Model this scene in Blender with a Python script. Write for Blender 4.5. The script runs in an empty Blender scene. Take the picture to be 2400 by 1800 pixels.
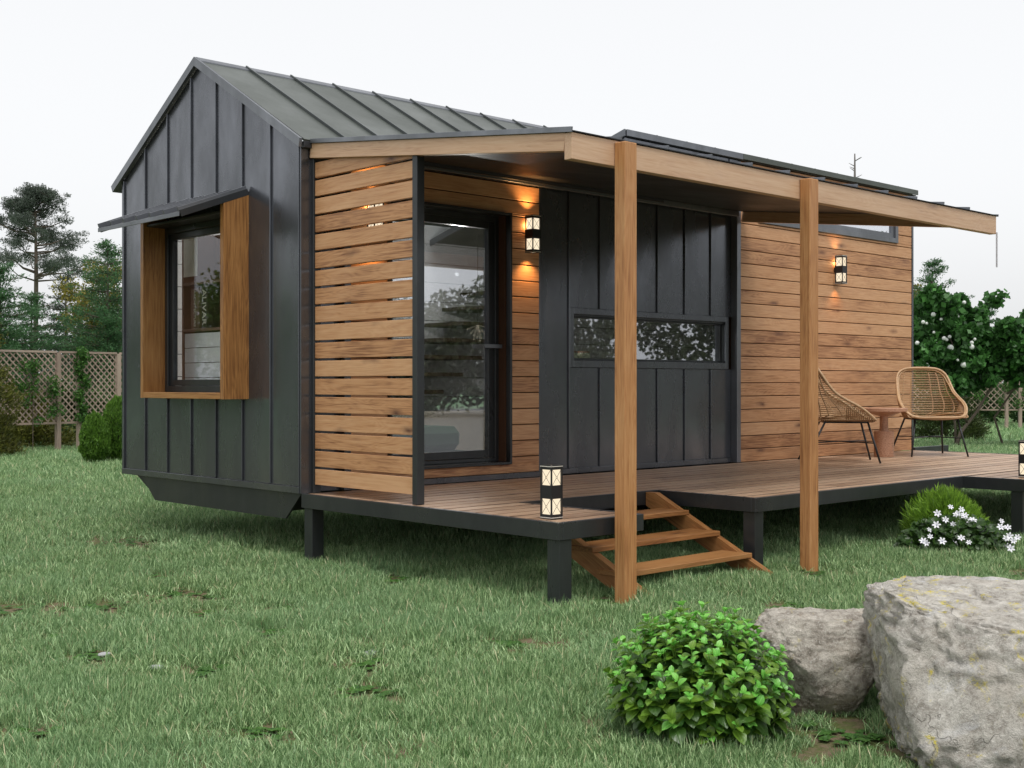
import bpy, bmesh, math, random
import numpy as np
from mathutils import Vector, Matrix, noise as mnoise
random.seed(7); RNG = np.random.default_rng(7)
SC = bpy.context.scene; COL = SC.collection
rad = math.radians

# ------------------------------------------------------------------ camera, world, sun, exposure
cam_d = bpy.data.cameras.new("camera"); cam = bpy.data.objects.new("camera", cam_d); COL.objects.link(cam)
cam_d.sensor_width = 36.0; cam_d.lens = 43.755; cam_d.clip_start = 0.05; cam_d.clip_end = 2000
cam.location = (0, 0, 1.3); cam.rotation_euler = (rad(90), 0, rad(46.788 - 90))
SC.camera = cam
world = bpy.data.worlds.new("World"); SC.world = world; world.use_nodes = True
nt = world.node_tree; nt.nodes.clear()
SUN_EL, SUN_AZ = rad(68), rad(238)          # azimuth measured from +X towards +Y: light comes from -X/-Y
sky = nt.nodes.new('ShaderNodeTexSky'); sky.sky_type = 'NISHITA'; sky.sun_disc = False
sky.sun_elevation = SUN_EL; sky.sun_rotation = math.pi / 2 - SUN_AZ
sky.dust_density = 4.0; sky.air_density = 1.0; sky.ozone_density = 1.0
hs = nt.nodes.new('ShaderNodeHueSaturation'); hs.inputs['Saturation'].default_value = 0.12
bg1 = nt.nodes.new('ShaderNodeBackground'); bg1.inputs['Strength'].default_value = 0.07
bg2 = nt.nodes.new('ShaderNodeBackground'); bg2.inputs['Color'].default_value = (0.975, 0.985, 1.0, 1)   # even cloud cover
bg2.inputs['Strength'].default_value = 0.645
addw = nt.nodes.new('ShaderNodeAddShader'); outw = nt.nodes.new('ShaderNodeOutputWorld')
nt.links.new(sky.outputs[0], hs.inputs['Color']); nt.links.new(hs.outputs[0], bg1.inputs['Color'])
nt.links.new(bg1.outputs[0], addw.inputs[0]); nt.links.new(bg2.outputs[0], addw.inputs[1])
nt.links.new(addw.outputs[0], outw.inputs['Surface'])
sun_d = bpy.data.lights.new("sun", 'SUN'); sun = bpy.data.objects.new("sun", sun_d); COL.objects.link(sun)
sun_d.energy = 1.45; sun_d.angle = rad(20); sun_d.color = (1.0, 0.97, 0.93)
sdir = Vector((math.cos(SUN_EL) * math.cos(SUN_AZ), math.cos(SUN_EL) * math.sin(SUN_AZ), math.sin(SUN_EL)))
sun.rotation_euler = sdir.to_track_quat('Z', 'Y').to_euler(); sun.location = sdir * 50
SC.view_settings.view_transform = 'Standard'; SC.view_settings.look = 'None'
SC.view_settings.exposure = 0.12; SC.view_settings.gamma = 1.0; SC.view_settings.use_curve_mapping = False
SC.render.engine = 'CYCLES'
SC.cycles.use_denoising = True; SC.cycles.max_bounces = 8; SC.cycles.transparent_max_bounces = 12
SC.cycles.sample_clamp_indirect = 4.0

# ------------------------------------------------------------------ material helpers
class NT:
    def __init__(s, name):
        s.m = bpy.data.materials.new(name); s.m.use_nodes = True; s.t = s.m.node_tree; s.t.nodes.clear()
        s.out = s.n('ShaderNodeOutputMaterial')
    def n(s, typ, **kw):
        nd = s.t.nodes.new(typ)
        for k, v in kw.items():
            if k.startswith('i_'):
                key = k[2:]; key = int(key) if key.isdigit() else key.replace('_', ' ')
                nd.inputs[key].default_value = v
            else: setattr(nd, k, v)
        return nd
    def l(s, a, b): s.t.links.new(a, b)
    def math(s, op, a, b=None, c=None, clamp=False):
        nd = s.n('ShaderNodeMath', operation=op); nd.use_clamp = clamp
        for i, v in enumerate((a, b, c)):
            if v is None: continue
            if isinstance(v, (int, float)): nd.inputs[i].default_value = v
            else: s.l(v, nd.inputs[i])
        return nd.outputs[0]
    def vmath(s, op, a, b):
        nd = s.n('ShaderNodeVectorMath', operation=op)
        for i, v in enumerate((a, b)):
            if isinstance(v, (tuple, list)): nd.inputs[i].default_value = v
            else: s.l(v, nd.inputs[i])
        return nd.outputs[0]
    def noise(s, vec, scale, detail=3, rough=0.5, dist=0.0):
        nd = s.n('ShaderNodeTexNoise'); nd.inputs['Scale'].default_value = scale; nd.inputs['Detail'].default_value = detail
        nd.inputs['Roughness'].default_value = rough; nd.inputs['Distortion'].default_value = dist
        if vec is not None: s.l(vec, nd.inputs['Vector'])
        return nd.outputs['Fac']
    def ramp(s, fac, stops):
        nd = s.n('ShaderNodeValToRGB'); cr = nd.color_ramp
        while len(cr.elements) < len(stops): cr.elements.new(0.5)
        for e, (p, c) in zip(cr.elements, stops): e.position = p; e.color = (*c, 1) if len(c) == 3 else c
        s.l(fac, nd.inputs[0]); return nd.outputs[0]
    def mix(s, fac, a, b, blend='MIX'):
        nd = s.n('ShaderNodeMix', data_type='RGBA', blend_type=blend)
        for sock, v in ((nd.inputs[0], fac), (nd.inputs[6], a), (nd.inputs[7], b)):
            if isinstance(v, (int, float)): sock.default_value = v
            elif isinstance(v, tuple): sock.default_value = (*v, 1) if len(v) == 3 else v
            else: s.l(v, sock)
        return nd.outputs[2]
    def bsdf(s, color, rough=0.5, metal=0.0, spec=0.5, bump=None, bstr=0.2, bdist=0.01, coat=0.0):
        b = s.n('ShaderNodeBsdfPrincipled')
        for k, v in (('Base Color', color), ('Roughness', rough), ('Metallic', metal), ('Specular IOR Level', spec), ('Coat Weight', coat)):
            if isinstance(v, (int, float)): b.inputs[k].default_value = v
            elif isinstance(v, tuple): b.inputs[k].default_value = (*v, 1)
            else: s.l(v, b.inputs[k])
        if bump is not None:
            bp = s.n('ShaderNodeBump'); bp.inputs['Strength'].default_value = bstr; bp.inputs['Distance'].default_value = bdist
            s.l(bump, bp.inputs['Height']); s.l(bp.outputs[0], b.inputs['Normal'])
        return b
    def done(s, sh): s.l(sh.outputs[0] if hasattr(sh, 'outputs') else sh, s.out.inputs['Surface']); return s.m

def object_coords(k, shift=True):
    tc = k.n('ShaderNodeTexCoord'); v = tc.outputs['Object']
    if shift:
        oi = k.n('ShaderNodeObjectInfo')
        cx = k.n('ShaderNodeCombineXYZ')
        for i, f in enumerate((37.0, 91.0, 53.0)): k.l(k.math('MULTIPLY', oi.outputs['Random'], f), cx.inputs[i])
        return k.vmath('ADD', v, cx.outputs[0]), oi.outputs['Random']
    return v, None

def wood(name, dark, mid, light, rough=0.5, spec=0.35, knots=0.6, bstr=0.25, grain=1.0, wear=0.0):
    k = NT(name); v, rnd = object_coords(k)
    a = k.vmath('MULTIPLY', v, (0.9, 8.0, 8.0)); rings = k.noise(a, 1.0, 2, 0.45, 0.6)
    bands = k.math('PINGPONG', k.math('MULTIPLY', rings, 17.0 * grain), 0.5)      # growth rings as contour lines
    bands = k.math('MULTIPLY', bands, 2.0)
    fine = k.noise(k.vmath('MULTIPLY', v, (3.5, 95, 95)), 1.0, 3, 0.6)
    mott = k.noise(k.vmath('MULTIPLY', v, (1.2, 3, 3)), 1.3, 3, 0.6)
    f = k.math('ADD', k.math('MULTIPLY', bands, 0.12), k.math('MULTIPLY', k.math('SUBTRACT', fine, 0.14), 0.88))
    f = k.math('ADD', f, k.math('MULTIPLY', k.math('SUBTRACT', mott, 0.5), 0.5))
    f = k.math('ADD', f, k.math('MULTIPLY', k.math('SUBTRACT', rnd, 0.5), 0.32))
    col = k.ramp(f, [(0.06, dark), (0.34, mid), (0.66, light)])
    vo = k.n('ShaderNodeTexVoronoi', feature='F1'); vo.inputs['Scale'].default_value = 1.0
    nz = k.n('ShaderNodeTexNoise'); nz.inputs['Scale'].default_value = 9.0; k.l(v, nz.inputs['Vector'])
    wob = k.vmath('MULTIPLY', nz.outputs['Color'], (0.25, 0.25, 0.25))
    k.l(k.vmath('ADD', k.vmath('MULTIPLY', v, (2.1, 7.0, 7.0)), wob), vo.inputs['Vector'])
    kn = k.math('SUBTRACT', 1.0, k.math('MULTIPLY', vo.outputs['Distance'], 3.4), clamp=True)
    sep = k.n('ShaderNodeSeparateColor'); k.l(vo.outputs['Color'], sep.inputs[0])
    gate = k.math('GREATER_THAN', sep.outputs[0], 1.0 - knots * 0.55)
    knf = k.math('MULTIPLY', k.math('POWER', kn, 1.5), gate)
    col = k.mix(k.math('MULTIPLY', knf, 1.1, clamp=True), col, (dark[0] * 0.45, dark[1] * 0.42, dark[2] * 0.6))
    # bluish grey weathering stains
    st = k.math('MULTIPLY', k.math('SUBTRACT', k.noise(k.vmath('MULTIPLY', v, (2.0, 5, 5)), 1.7, 4, 0.65), 0.52), 3.0, clamp=True)
    col = k.mix(k.math('MULTIPLY', st, 0.22 + wear), col, (dark[0] * 1.0, dark[1] * 1.15, dark[2] * 1.9))
    h = k.math('ADD', k.math('MULTIPLY', fine, 0.7), k.math('MULTIPLY', bands, 0.3))
    r = k.math('ADD', rough, k.math('MULTIPLY', k.math('SUBTRACT', mott, 0.5), 0.25))
    return k.done(k.bsdf(col, r, 0, spec, h, bstr, 0.002))

def metal(name, base, rough, met=0.75, blotch=0.25, spec=0.5, vert=True, bstr=0.02):
    k = NT(name); v, rnd = object_coords(k)
    geo = k.n('ShaderNodeNewGeometry'); P = geo.outputs['Position']
    big = k.noise(k.vmath('MULTIPLY', P, (2.2, 2.2, 0.9) if vert else (1.4, 1.4, 1.4)), 1.0, 5, 0.62, 0.3)
    sm = k.noise(k.vmath('MULTIPLY', P, (16, 16, 8)), 1.0, 4, 0.7)
    bl = k.math('MULTIPLY', k.math('SUBTRACT', k.math('ADD', k.math('MULTIPLY', big, 0.88), k.math('MULTIPLY', sm, 0.12)), 0.42), 4.0, clamp=True)
    c1 = tuple(c * (1 - blotch * 0.6) for c in base); c2 = tuple(min(1, c * (1 + blotch)) for c in base)
    col = k.mix(bl, c1, c2)
    spots = k.math('MULTIPLY', k.math('SUBTRACT', k.noise(k.vmath('MULTIPLY', P, (5, 5, 3)), 2.0, 2, 0.5), 0.60), 5.0, clamp=True)
    col = k.mix(k.math('MULTIPLY', spots, 0.22), col, tuple(c * 0.5 for c in base))
    r = k.math('ADD', rough, k.math('MULTIPLY', k.math('SUBTRACT', 0.5, big), 0.5))
    wv = k.noise(P, 1.6, 2, 0.5)
    return k.done(k.bsdf(col, r, met, spec, k.math('MULTIPLY', wv, 5.0), bstr * 4, 0.01))

M = {}
M['cladding'] = wood('oiled_cladding_wood', (0.23, 0.10, 0.046), (0.50, 0.262, 0.128), (0.62, 0.365, 0.20), 0.5, 0.35, 0.75)
M['slats'] = wood('screen_slat_wood', (0.22, 0.092, 0.038), (0.50, 0.255, 0.115), (0.61, 0.355, 0.185), 0.42, 0.4, 0.9)
M['beam'] = wood('beam_wood', (0.33, 0.18, 0.10), (0.54, 0.335, 0.20), (0.62, 0.42, 0.27), 0.42, 0.5, 0.2)
M['post'] = wood('post_wood', (0.19, 0.072, 0.024), (0.43, 0.195, 0.07), (0.55, 0.295, 0.125), 0.45, 0.4, 0.25)
M['boxwood'] = wood('window_box_wood', (0.16, 0.065, 0.02), (0.35, 0.165, 0.052), (0.46, 0.245, 0.09), 0.42, 0.35, 0.12)
M['stair'] = wood('stair_wood', (0.14, 0.055, 0.018), (0.30, 0.135, 0.045), (0.39, 0.20, 0.075), 0.5, 0.3, 0.4)
M['deckwood'] = wood('deck_board_wood', (0.17, 0.095, 0.055), (0.38, 0.245, 0.155), (0.50, 0.35, 0.235), 0.42, 0.45, 0.25, wear=0.2)
M['tablewood'] = wood('side_table_wood', (0.26, 0.125, 0.07), (0.42, 0.225, 0.14), (0.50, 0.29, 0.19), 0.4, 0.35, 0.0)
M['metal'] = metal('charcoal_standing_seam_metal', (0.140, 0.147, 0.164), 0.27, 0.8, 0.28)
M['metal_frame'] = metal('charcoal_frame_metal', (0.060, 0.064, 0.068), 0.34, 0.65, 0.25)
M['trim'] = metal('light_charcoal_trim', (0.19, 0.20, 0.22), 0.4, 0.7, 0.2)
M['roof'] = metal('green_grey_roof_metal', (0.10, 0.112, 0.10), 0.45, 0.5, 0.10, vert=False)
M['roof_seam'] = metal('roof_seam_metal', (0.09, 0.10, 0.10), 0.4, 0.6, 0.2, vert=False)
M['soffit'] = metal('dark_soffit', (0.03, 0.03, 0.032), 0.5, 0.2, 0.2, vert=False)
def plain(name, col, rough=0.5, metal_=0.0, spec=0.5, nscale=30, namp=0.12, bstr=0.05):
    k = NT(name); v, rnd = object_coords(k); n = k.noise(v, nscale, 3, 0.6)
    c = k.mix(n, tuple(x * (1 - namp) for x in col), tuple(min(1, x * (1 + namp)) for x in col))
    return k.done(k.bsdf(c, rough, metal_, spec, n, bstr, 0.003))
M['deck_edge'] = plain('board_edge_gap_shade', (0.03, 0.02, 0.014), 0.8)  # near-black board sides: shade of the gaps painted into the colour
M['backing'] = plain('groove_backing', (0.07, 0.03, 0.012), 0.8)
M['black'] = plain('black_steel', (0.022, 0.022, 0.024), 0.42, 0.3)
M['chairleg'] = plain('chair_leg_steel', (0.03, 0.032, 0.036), 0.4, 0.4)
M['white_line'] = plain('pale_edge_plate', (0.75, 0.70, 0.62), 0.5)
M['inner_wall'] = plain('interior_white_planks', (0.80, 0.80, 0.80), 0.6)
M['inner_floor'] = plain('interior_pale_floor', (0.55, 0.50, 0.42), 0.6)
M['inner_dark'] = plain('interior_dark_wood', (0.055, 0.035, 0.022), 0.5)
M['inner_brown'] = plain('interior_brown_panel', (0.22, 0.12, 0.08), 0.6)
M['green_fabric'] = plain('dark_green_fabric', (0.05, 0.11, 0.06), 0.9, nscale=120)
M['paper'] = plain('pale_print', (0.80, 0.76, 0.66), 0.8)
M['jar'] = plain('cream_ceramic', (0.62, 0.64, 0.45), 0.3)
M['rattan'] = wood('rattan_cane', (0.26, 0.13, 0.055), (0.43, 0.26, 0.13), (0.55, 0.365, 0.20), 0.4, 0.5, 0.0, grain=0.5)
M['fence'] = wood('weathered_fence_wood', (0.22, 0.165, 0.13), (0.34, 0.26, 0.21), (0.42, 0.33, 0.27), 0.8, 0.2, 0.1)
M['pale_strip'] = plain('pale_grey_strip', (0.55, 0.54, 0.57), 0.5)
M['rubber'] = plain('tyre_rubber', (0.015, 0.015, 0.015), 0.8)
def glass(name, fac, tint=(0.75, 0.77, 0.78)):
    k = NT(name)
    gl = k.n('ShaderNodeBsdfGlossy'); gl.inputs['Roughness'].default_value = 0.012; gl.inputs['Color'].default_value = (0.93, 0.95, 1.0, 1)
    tr = k.n('ShaderNodeBsdfTransparent'); tr.inputs['Color'].default_value = (*tint, 1)
    geo = k.n('ShaderNodeNewGeometry'); dp = k.n('ShaderNodeVectorMath', operation='DOT_PRODUCT'); k.l(geo.outputs['Incoming'], dp.inputs[0]); k.l(geo.outputs['Normal'], dp.inputs[1])
    sch = k.math('POWER', k.math('SUBTRACT', 1.0, k.math('ABSOLUTE', dp.outputs['Value']), clamp=True), 5.0)      # Schlick, same from both sides
    f = k.math('ADD', fac, k.math('MULTIPLY', sch, 1.0 - fac), clamp=True)
    mx = k.n('ShaderNodeMixShader'); k.l(f, mx.inputs[0]); k.l(tr.outputs[0], mx.inputs[1]); k.l(gl.outputs[0], mx.inputs[2])
    return k.done(mx)
M['glass'] = glass('coated_window_glass', 0.30, (0.80, 0.82, 0.83))
M['glass_clear'] = glass('gable_window_glass', 0.045, (0.93, 0.94, 0.94))
M['clerestory_glass'] = glass('clerestory_glass', 0.75)
def lampglow(name, col, st):
    k = NT(name); e = k.n('ShaderNodeEmission'); v, _ = object_coords(k, False)
    n = k.noise(v, 25, 2); k.l(k.mix(n, col, tuple(c * 0.93 for c in col)), e.inputs['Color']); e.inputs['Strength'].default_value = st
    return k.done(e)
M['glow'] = lampglow('lit_lamp_glass', (1.0, 0.84, 0.61), 1.0)
def leafmat(name, base, var=0.35, trans=0.35, rough=0.5, tip=None, spec=0.3, hue=(1.25, 1.1, 0.7)):
    k = NT(name); at = k.n('ShaderNodeAttribute', attribute_name='rnd'); oi = k.n('ShaderNodeObjectInfo')
    geo = k.n('ShaderNodeNewGeometry')
    n = k.noise(geo.outputs['Position'], 2.5, 2)
    r = k.math('ADD', at.outputs['Fac'], k.math('MULTIPLY', oi.outputs['Random'], 0.5)); r = k.math('FRACT', r)
    d = tuple(c * (1 - var) for c in base); b = tip or tuple(min(1, c * (1 + var) * h) for c, h in zip(base, hue))
    col = k.mix(r, d, b); col = k.mix(k.math('MULTIPLY', n, 0.5), col, tuple(c * 0.8 for c in base))
    p = k.bsdf(col, rough, 0, spec)
    t = k.n('ShaderNodeBsdfTranslucent'); k.l(col, t.inputs['Color'])
    mx = k.n('ShaderNodeMixShader'); mx.inputs[0].default_value = trans
    k.l(p.outputs[0], mx.inputs[1]); k.l(t.outputs[0], mx.inputs[2]); return k.done(mx)
M['pine'] = leafmat('pine_needles', (0.07, 0.15, 0.07), hue=(1.1, 1.2, 0.9))
M['cedar'] = leafmat('hazed_cedar_needles', (0.085, 0.105, 0.088), 0.3, hue=(1.1, 1.15, 1.0))  # greyed and lightened: distance haze put into the needle colour
M['yellowleaf'] = leafmat('yellow_green_leaves', (0.20, 0.19, 0.045), 0.4)
M['olive'] = leafmat('olive_juniper', (0.10, 0.115, 0.03), 0.45)
M['thuja'] = leafmat('thuja_green', (0.10, 0.22, 0.04), 0.4)
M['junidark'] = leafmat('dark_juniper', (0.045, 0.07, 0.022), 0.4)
M['vine'] = leafmat('vine_leaves', (0.06, 0.16, 0.04), 0.4)
M['hedge'] = leafmat('hedge_green', (0.045, 0.10, 0.035), 0.45)
M['maple'] = leafmat('dark_green_leaves', (0.055, 0.14, 0.045), 0.6, 0.3, 0.45, hue=(1.1, 1.25, 0.8))
M['fargreen'] = leafmat('broadleaf_crowns', (0.05, 0.075, 0.035), 0.4)
M['mound'] = leafmat('soft_green_needles', (0.20, 0.38, 0.06), 0.45)
M['moundleaf'] = leafmat('dark_round_leaves', (0.03, 0.075, 0.018), 0.4, 0.2, 0.35)
M['bare'] = plain('bare_twigs', (0.12, 0.11, 0.10), 0.9)
M['bark'] = plain('bark', (0.11, 0.085, 0.065), 0.9, nscale=14, namp=0.4, bstr=0.5)
M['petal'] = plain('white_petals', (0.78, 0.78, 0.82), 0.6, nscale=8)
M['petal_centre'] = plain('grey_flower_centre', (0.30, 0.30, 0.38), 0.7)
M['blossom'] = plain('white_globe_blossom', (0.72, 0.73, 0.70), 0.8, nscale=60, namp=0.25, bstr=0.8)
M['stem'] = plain('green_stem', (0.16, 0.30, 0.05), 0.6)

def shrub_leaf(name, c1, c2):
    k = NT(name); v, rnd = object_coords(k, False); oi = k.n('ShaderNodeObjectInfo'); at = k.n('ShaderNodeAttribute', attribute_name='rnd')
    sx = k.n('ShaderNodeSeparateXYZ'); uv = k.n('ShaderNodeAttribute', attribute_name='leafuv'); k.l(uv.outputs['Vector'], sx.inputs[0])
    ay = k.math('ABSOLUTE', sx.outputs[1])
    rib = k.math('SUBTRACT', 1.0, k.math('MULTIPLY', ay, 9.0), clamp=True)                     # midrib
    vn = k.math('PINGPONG', k.math('ADD', k.math('MULTIPLY', sx.outputs[0], 5.0), k.math('MULTIPLY', ay, -3.0)), 0.5)
    vein = k.math('MULTIPLY', k.math('SUBTRACT', vn, 0.38, clamp=True), 4.0)
    r = k.math('FRACT', k.math('ADD', at.outputs['Fac'], oi.outputs['Random']))
    col = k.mix(r, c1, c2)
    col = k.mix(k.math('MULTIPLY', k.math('MAXIMUM', rib, vein), 0.35), col, tuple(min(1, c * 1.9 + 0.03) for c in c2))
    p = k.bsdf(col, 0.32, 0, 0.5, k.math('MAXIMUM', rib, vein), 0.3, 0.002)
    t = k.n('ShaderNodeBsdfTranslucent'); k.l(col, t.inputs['Color'])
    mx = k.n('ShaderNodeMixShader'); mx.inputs[0].default_value = 0.3
    k.l(p.outputs[0], mx.inputs[1]); k.l(t.outputs[0], mx.inputs[2]); return k.done(mx)
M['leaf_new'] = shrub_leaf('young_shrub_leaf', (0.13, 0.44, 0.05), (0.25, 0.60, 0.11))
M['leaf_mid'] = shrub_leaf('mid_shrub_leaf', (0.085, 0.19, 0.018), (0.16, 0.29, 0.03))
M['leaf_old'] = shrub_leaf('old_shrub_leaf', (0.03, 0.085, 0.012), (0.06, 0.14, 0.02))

def rockmat(name, light, dark, warm, lichen):
    k = NT(name); v, _ = object_coords(k, False)
    n1 = k.noise(v, 4.0, 8, 0.68, 0.4); n2 = k.noise(v, 18, 8, 0.72); n3 = k.noise(v, 95, 4, 0.75)
    n4 = k.noise(v, 7, 5, 0.6, 1.5); n5 = k.noise(v, 3.2, 6, 0.62, 0.8)
    col = k.mix(k.math('MULTIPLY', k.math('SUBTRACT', n2, 0.36), 3.2, clamp=True), dark, light)
    col = k.mix(k.math('MULTIPLY', k.math('SUBTRACT', n1, 0.50), 4.0, clamp=True), col, warm)
    col = k.mix(k.math('MULTIPLY', k.math('SUBTRACT', n3, 0.56), 5.0, clamp=True), col, (0.74, 0.71, 0.66))
    sp = k.math('MULTIPLY', k.math('SUBTRACT', 0.40, n3, clamp=True), 5.0, clamp=True)
    col = k.mix(k.math('MULTIPLY', sp, 0.7), col, (0.06, 0.05, 0.045))
    li = k.math('MULTIPLY', k.math('MULTIPLY', k.math('SUBTRACT', n4, 0.575), 14, clamp=True), k.math('MULTIPLY', k.math('SUBTRACT', n3, 0.42), 6, clamp=True), clamp=True)
    col = k.mix(k.math('MULTIPLY', li, lichen), col, (0.62, 0.52, 0.09))
    wh = k.math('MULTIPLY', k.math('SUBTRACT', n5, 0.60), 12, clamp=True)
    col = k.mix(k.math('MULTIPLY', wh, 0.5), col, (0.56, 0.57, 0.60))
    vo = k.n('ShaderNodeTexVoronoi', feature='DISTANCE_TO_EDGE'); vo.inputs['Scale'].default_value = 2.2
    dv = k.n('ShaderNodeTexNoise'); dv.inputs['Scale'].default_value = 5; dv.inputs['Detail'].default_value = 5; k.l(v, dv.inputs['Vector'])
    k.l(k.vmath('ADD', k.vmath('MULTIPLY', v, (1.0, 1.0, 1.8)), k.vmath('MULTIPLY', dv.outputs['Color'], (0.7, 0.7, 0.7))), vo.inputs['Vector'])
    cr = k.math('SUBTRACT', 1.0, k.math('MULTIPLY', vo.outputs['Distance'], 80.0), clamp=True)
    cr = k.math('MULTIPLY', cr, k.math('MULTIPLY', k.math('SUBTRACT', n5, 0.45), 8, clamp=True), clamp=True)
    col = k.mix(k.math('MULTIPLY', cr, 0.22), col, (0.05, 0.04, 0.035))
    h = k.math('ADD', k.math('MULTIPLY', n2, 1.0), k.math('MULTIPLY', n3, 0.35)); h = k.math('SUBTRACT', h, k.math('MULTIPLY', cr, 0.25))
    return k.done(k.bsdf(col, 0.92, 0, 0.2, h, 1.0, 0.022))
M['rock_big'] = rockmat('pale_lichened_rock', (0.68, 0.65, 0.59), (0.27, 0.245, 0.21), (0.54, 0.495, 0.43), 1.0)
M['rock_small'] = rockmat('brown_grey_rock', (0.64, 0.595, 0.52), (0.23, 0.20, 0.165), (0.48, 0.41, 0.33), 0.5)
M['pebble'] = plain('pale_pebble', (0.36, 0.36, 0.37), 0.8, nscale=20, bstr=0.4)

# bare spots of the lawn: x, y, radius
BARE = [(2.81, 7.11, .22), (3.15, 6.82, .2), (3.73, 6.92, .2), (3.89, 7.68, .14), (4.59, 9.49, .3), (2.79, 4.97, .14), (3.41, 4.61, .13), (3.14, 4.21, .14),
        (2.48, 3.97, .1), (3.47, 5.52, .12), (3.53, 6.25, .14), (3.94, 6.08, .12), (5.06, 6.43, .18), (5.43, 5.0, .16), (6.06, 4.16, .15), (7.33, 4.7, .2),
        (3.99, 2.44, .25), (1.84, 4.54, .12), (2.64, 6.19, .1), (2.56, 5.66, .12), (4.2, 4.5, .13), (8.4, 3.6, .3), (9.6, 3.4, .25), (4.0, 2.9, .2)]
def ground_mat():
    k = NT('lawn_soil'); geo = k.n('ShaderNodeNewGeometry'); P = geo.outputs['Position']
    n1 = k.noise(P, 0.7, 4, 0.6); n2 = k.noise(P, 9, 6, 0.7); n3 = k.noise(P, 60, 4, 0.7)
    soil = k.mix(n3, (0.07, 0.052, 0.034), (0.30, 0.225, 0.15))
    moss = k.mix(n2, (0.035, 0.06, 0.02), (0.15, 0.17, 0.055))
    soil = k.mix(0.0, soil, soil); near = k.mix(k.math('MULTIPLY', k.math('SUBTRACT', n2, 0.42), 6, clamp=True), soil, moss)
    far = k.mix(n1, (0.13, 0.23, 0.12), (0.19, 0.30, 0.16))
    ln = k.n('ShaderNodeVectorMath', operation='LENGTH'); k.l(P, ln.inputs[0])
    col = k.mix(k.math('MULTIPLY', k.math('SUBTRACT', ln.outputs['Value'], 11.0), 0.06, clamp=True), near, far)
    h = k.math('ADD', n2, k.math('MULTIPLY', n3, 0.4))
    return k.done(k.bsdf(col, 0.95, 0, 0.15, h, 0.8, 0.03))
M['ground'] = ground_mat()
def grass_mat():
    k = NT('grass_blades'); geo = k.n('ShaderNodeNewGeometry'); P = geo.outputs['Position']; oi = k.n('ShaderNodeObjectInfo')
    at = k.n('ShaderNodeAttribute', attribute_name='rnd')
    n1 = k.noise(P, 0.8, 3, 0.6); n2 = k.noise(P, 5, 3, 0.6)
    col = k.mix(k.math('POWER', at.outputs['Fac'], 1.6), (0.055, 0.15, 0.035), (0.54, 0.72, 0.36))
    col = k.mix(k.math('MULTIPLY', k.math('SUBTRACT', n1, 0.42), 1.6, clamp=True), col, (0.25, 0.41, 0.21))
    col = k.mix(k.math('MULTIPLY', k.math('SUBTRACT', n2, 0.5), 2.0, clamp=True), col, (0.16, 0.29, 0.10))
    dry = k.math('GREATER_THAN', k.math('FRACT', k.math('MULTIPLY', at.outputs['Fac'], 17.3)), 0.95)
    col = k.mix(k.math('MULTIPLY', dry, 0.8), col, (0.50, 0.44, 0.26))
    p = k.bsdf(col, 0.42, 0, 0.45); t = k.n('ShaderNodeBsdfTranslucent'); k.l(col, t.inputs['Color'])
    mx = k.n('ShaderNodeMixShader'); mx.inputs[0].default_value = 0.18
    k.l(p.outputs[0], mx.inputs[1]); k.l(t.outputs[0], mx.inputs[2]); return k.done(mx)
M['grass'] = grass_mat()

# ------------------------------------------------------------------ object helpers
WM = {}
def link(o, parent=None, Mx=None):
    COL.objects.link(o); Mx = Mx or Matrix.Identity(4)
    if parent is not None:
        o.parent = parent; o.matrix_basis = WM[parent].inverted() @ Mx
    else: o.matrix_basis = Mx
    WM[o] = Mx; return o
def thing(name, label, cat, loc=(0, 0, 0), rz=0.0, group=None, kind=None):
    o = bpy.data.objects.new(name, None); o.empty_display_size = 0.1
    link(o, None, Matrix.Translation(loc) @ Matrix.Rotation(rz, 4, 'Z')); tag(o, label, cat, group, kind); return o
def tag(o, label=None, cat=None, group=None, kind=None):
    if label: o['label'] = label
    if cat: o['category'] = cat
    if group: o['group'] = group
    if kind: o['kind'] = kind
    return o
def node(name, parent, loc=(0, 0, 0)):
    return link(bpy.data.objects.new(name, None), parent, Matrix.Translation(loc))
def mesh_obj(name, me, mat, parent=None, Mx=None):
    if mat is not None and not me.materials: me.materials.append(mat)
    return link(bpy.data.objects.new(name, me), parent, Mx)
_boxes = {}
def box_mesh(dx, dy, dz, mat, bevel):
    key = (round(dx, 4), round(dy, 4), round(dz, 4), mat.name, bevel)
    if key in _boxes: return _boxes[key]
    bm = bmesh.new(); bmesh.ops.create_cube(bm, size=1.0); bmesh.ops.scale(bm, vec=(dx, dy, dz), verts=bm.verts)
    if bevel and min(dx, dy, dz) > bevel * 2.5:
        bmesh.ops.bevel(bm, geom=bm.edges[:], offset=bevel, segments=1, profile=0.5, affect='EDGES')
    me = bpy.data.meshes.new(mat.name + '_box'); bm.to_mesh(me); bm.free(); me.materials.append(mat)
    _boxes[key] = me; return me
def box(name, x0, x1, y0, y1, z0, z1, mat, parent=None, bevel=0.0025):
    """axis-aligned box whose local X runs along its longest side (so wood grain follows it)"""
    d = [x1 - x0, y1 - y0, z1 - z0]; c = ((x0 + x1) / 2, (y0 + y1) / 2, (z0 + z1) / 2)
    i = d.index(max(d))
    if i == 0: R = Matrix.Identity(4); dd = d
    elif i == 1: R = Matrix.Rotation(math.pi / 2, 4, 'Z'); dd = [d[1], d[0], d[2]]
    else: R = Matrix.Rotation(-math.pi / 2, 4, 'Y'); dd = [d[2], d[1], d[0]]
    return link(bpy.data.objects.new(name, box_mesh(*dd, mat, bevel)), parent, Matrix.Translation(c) @ R)
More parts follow.
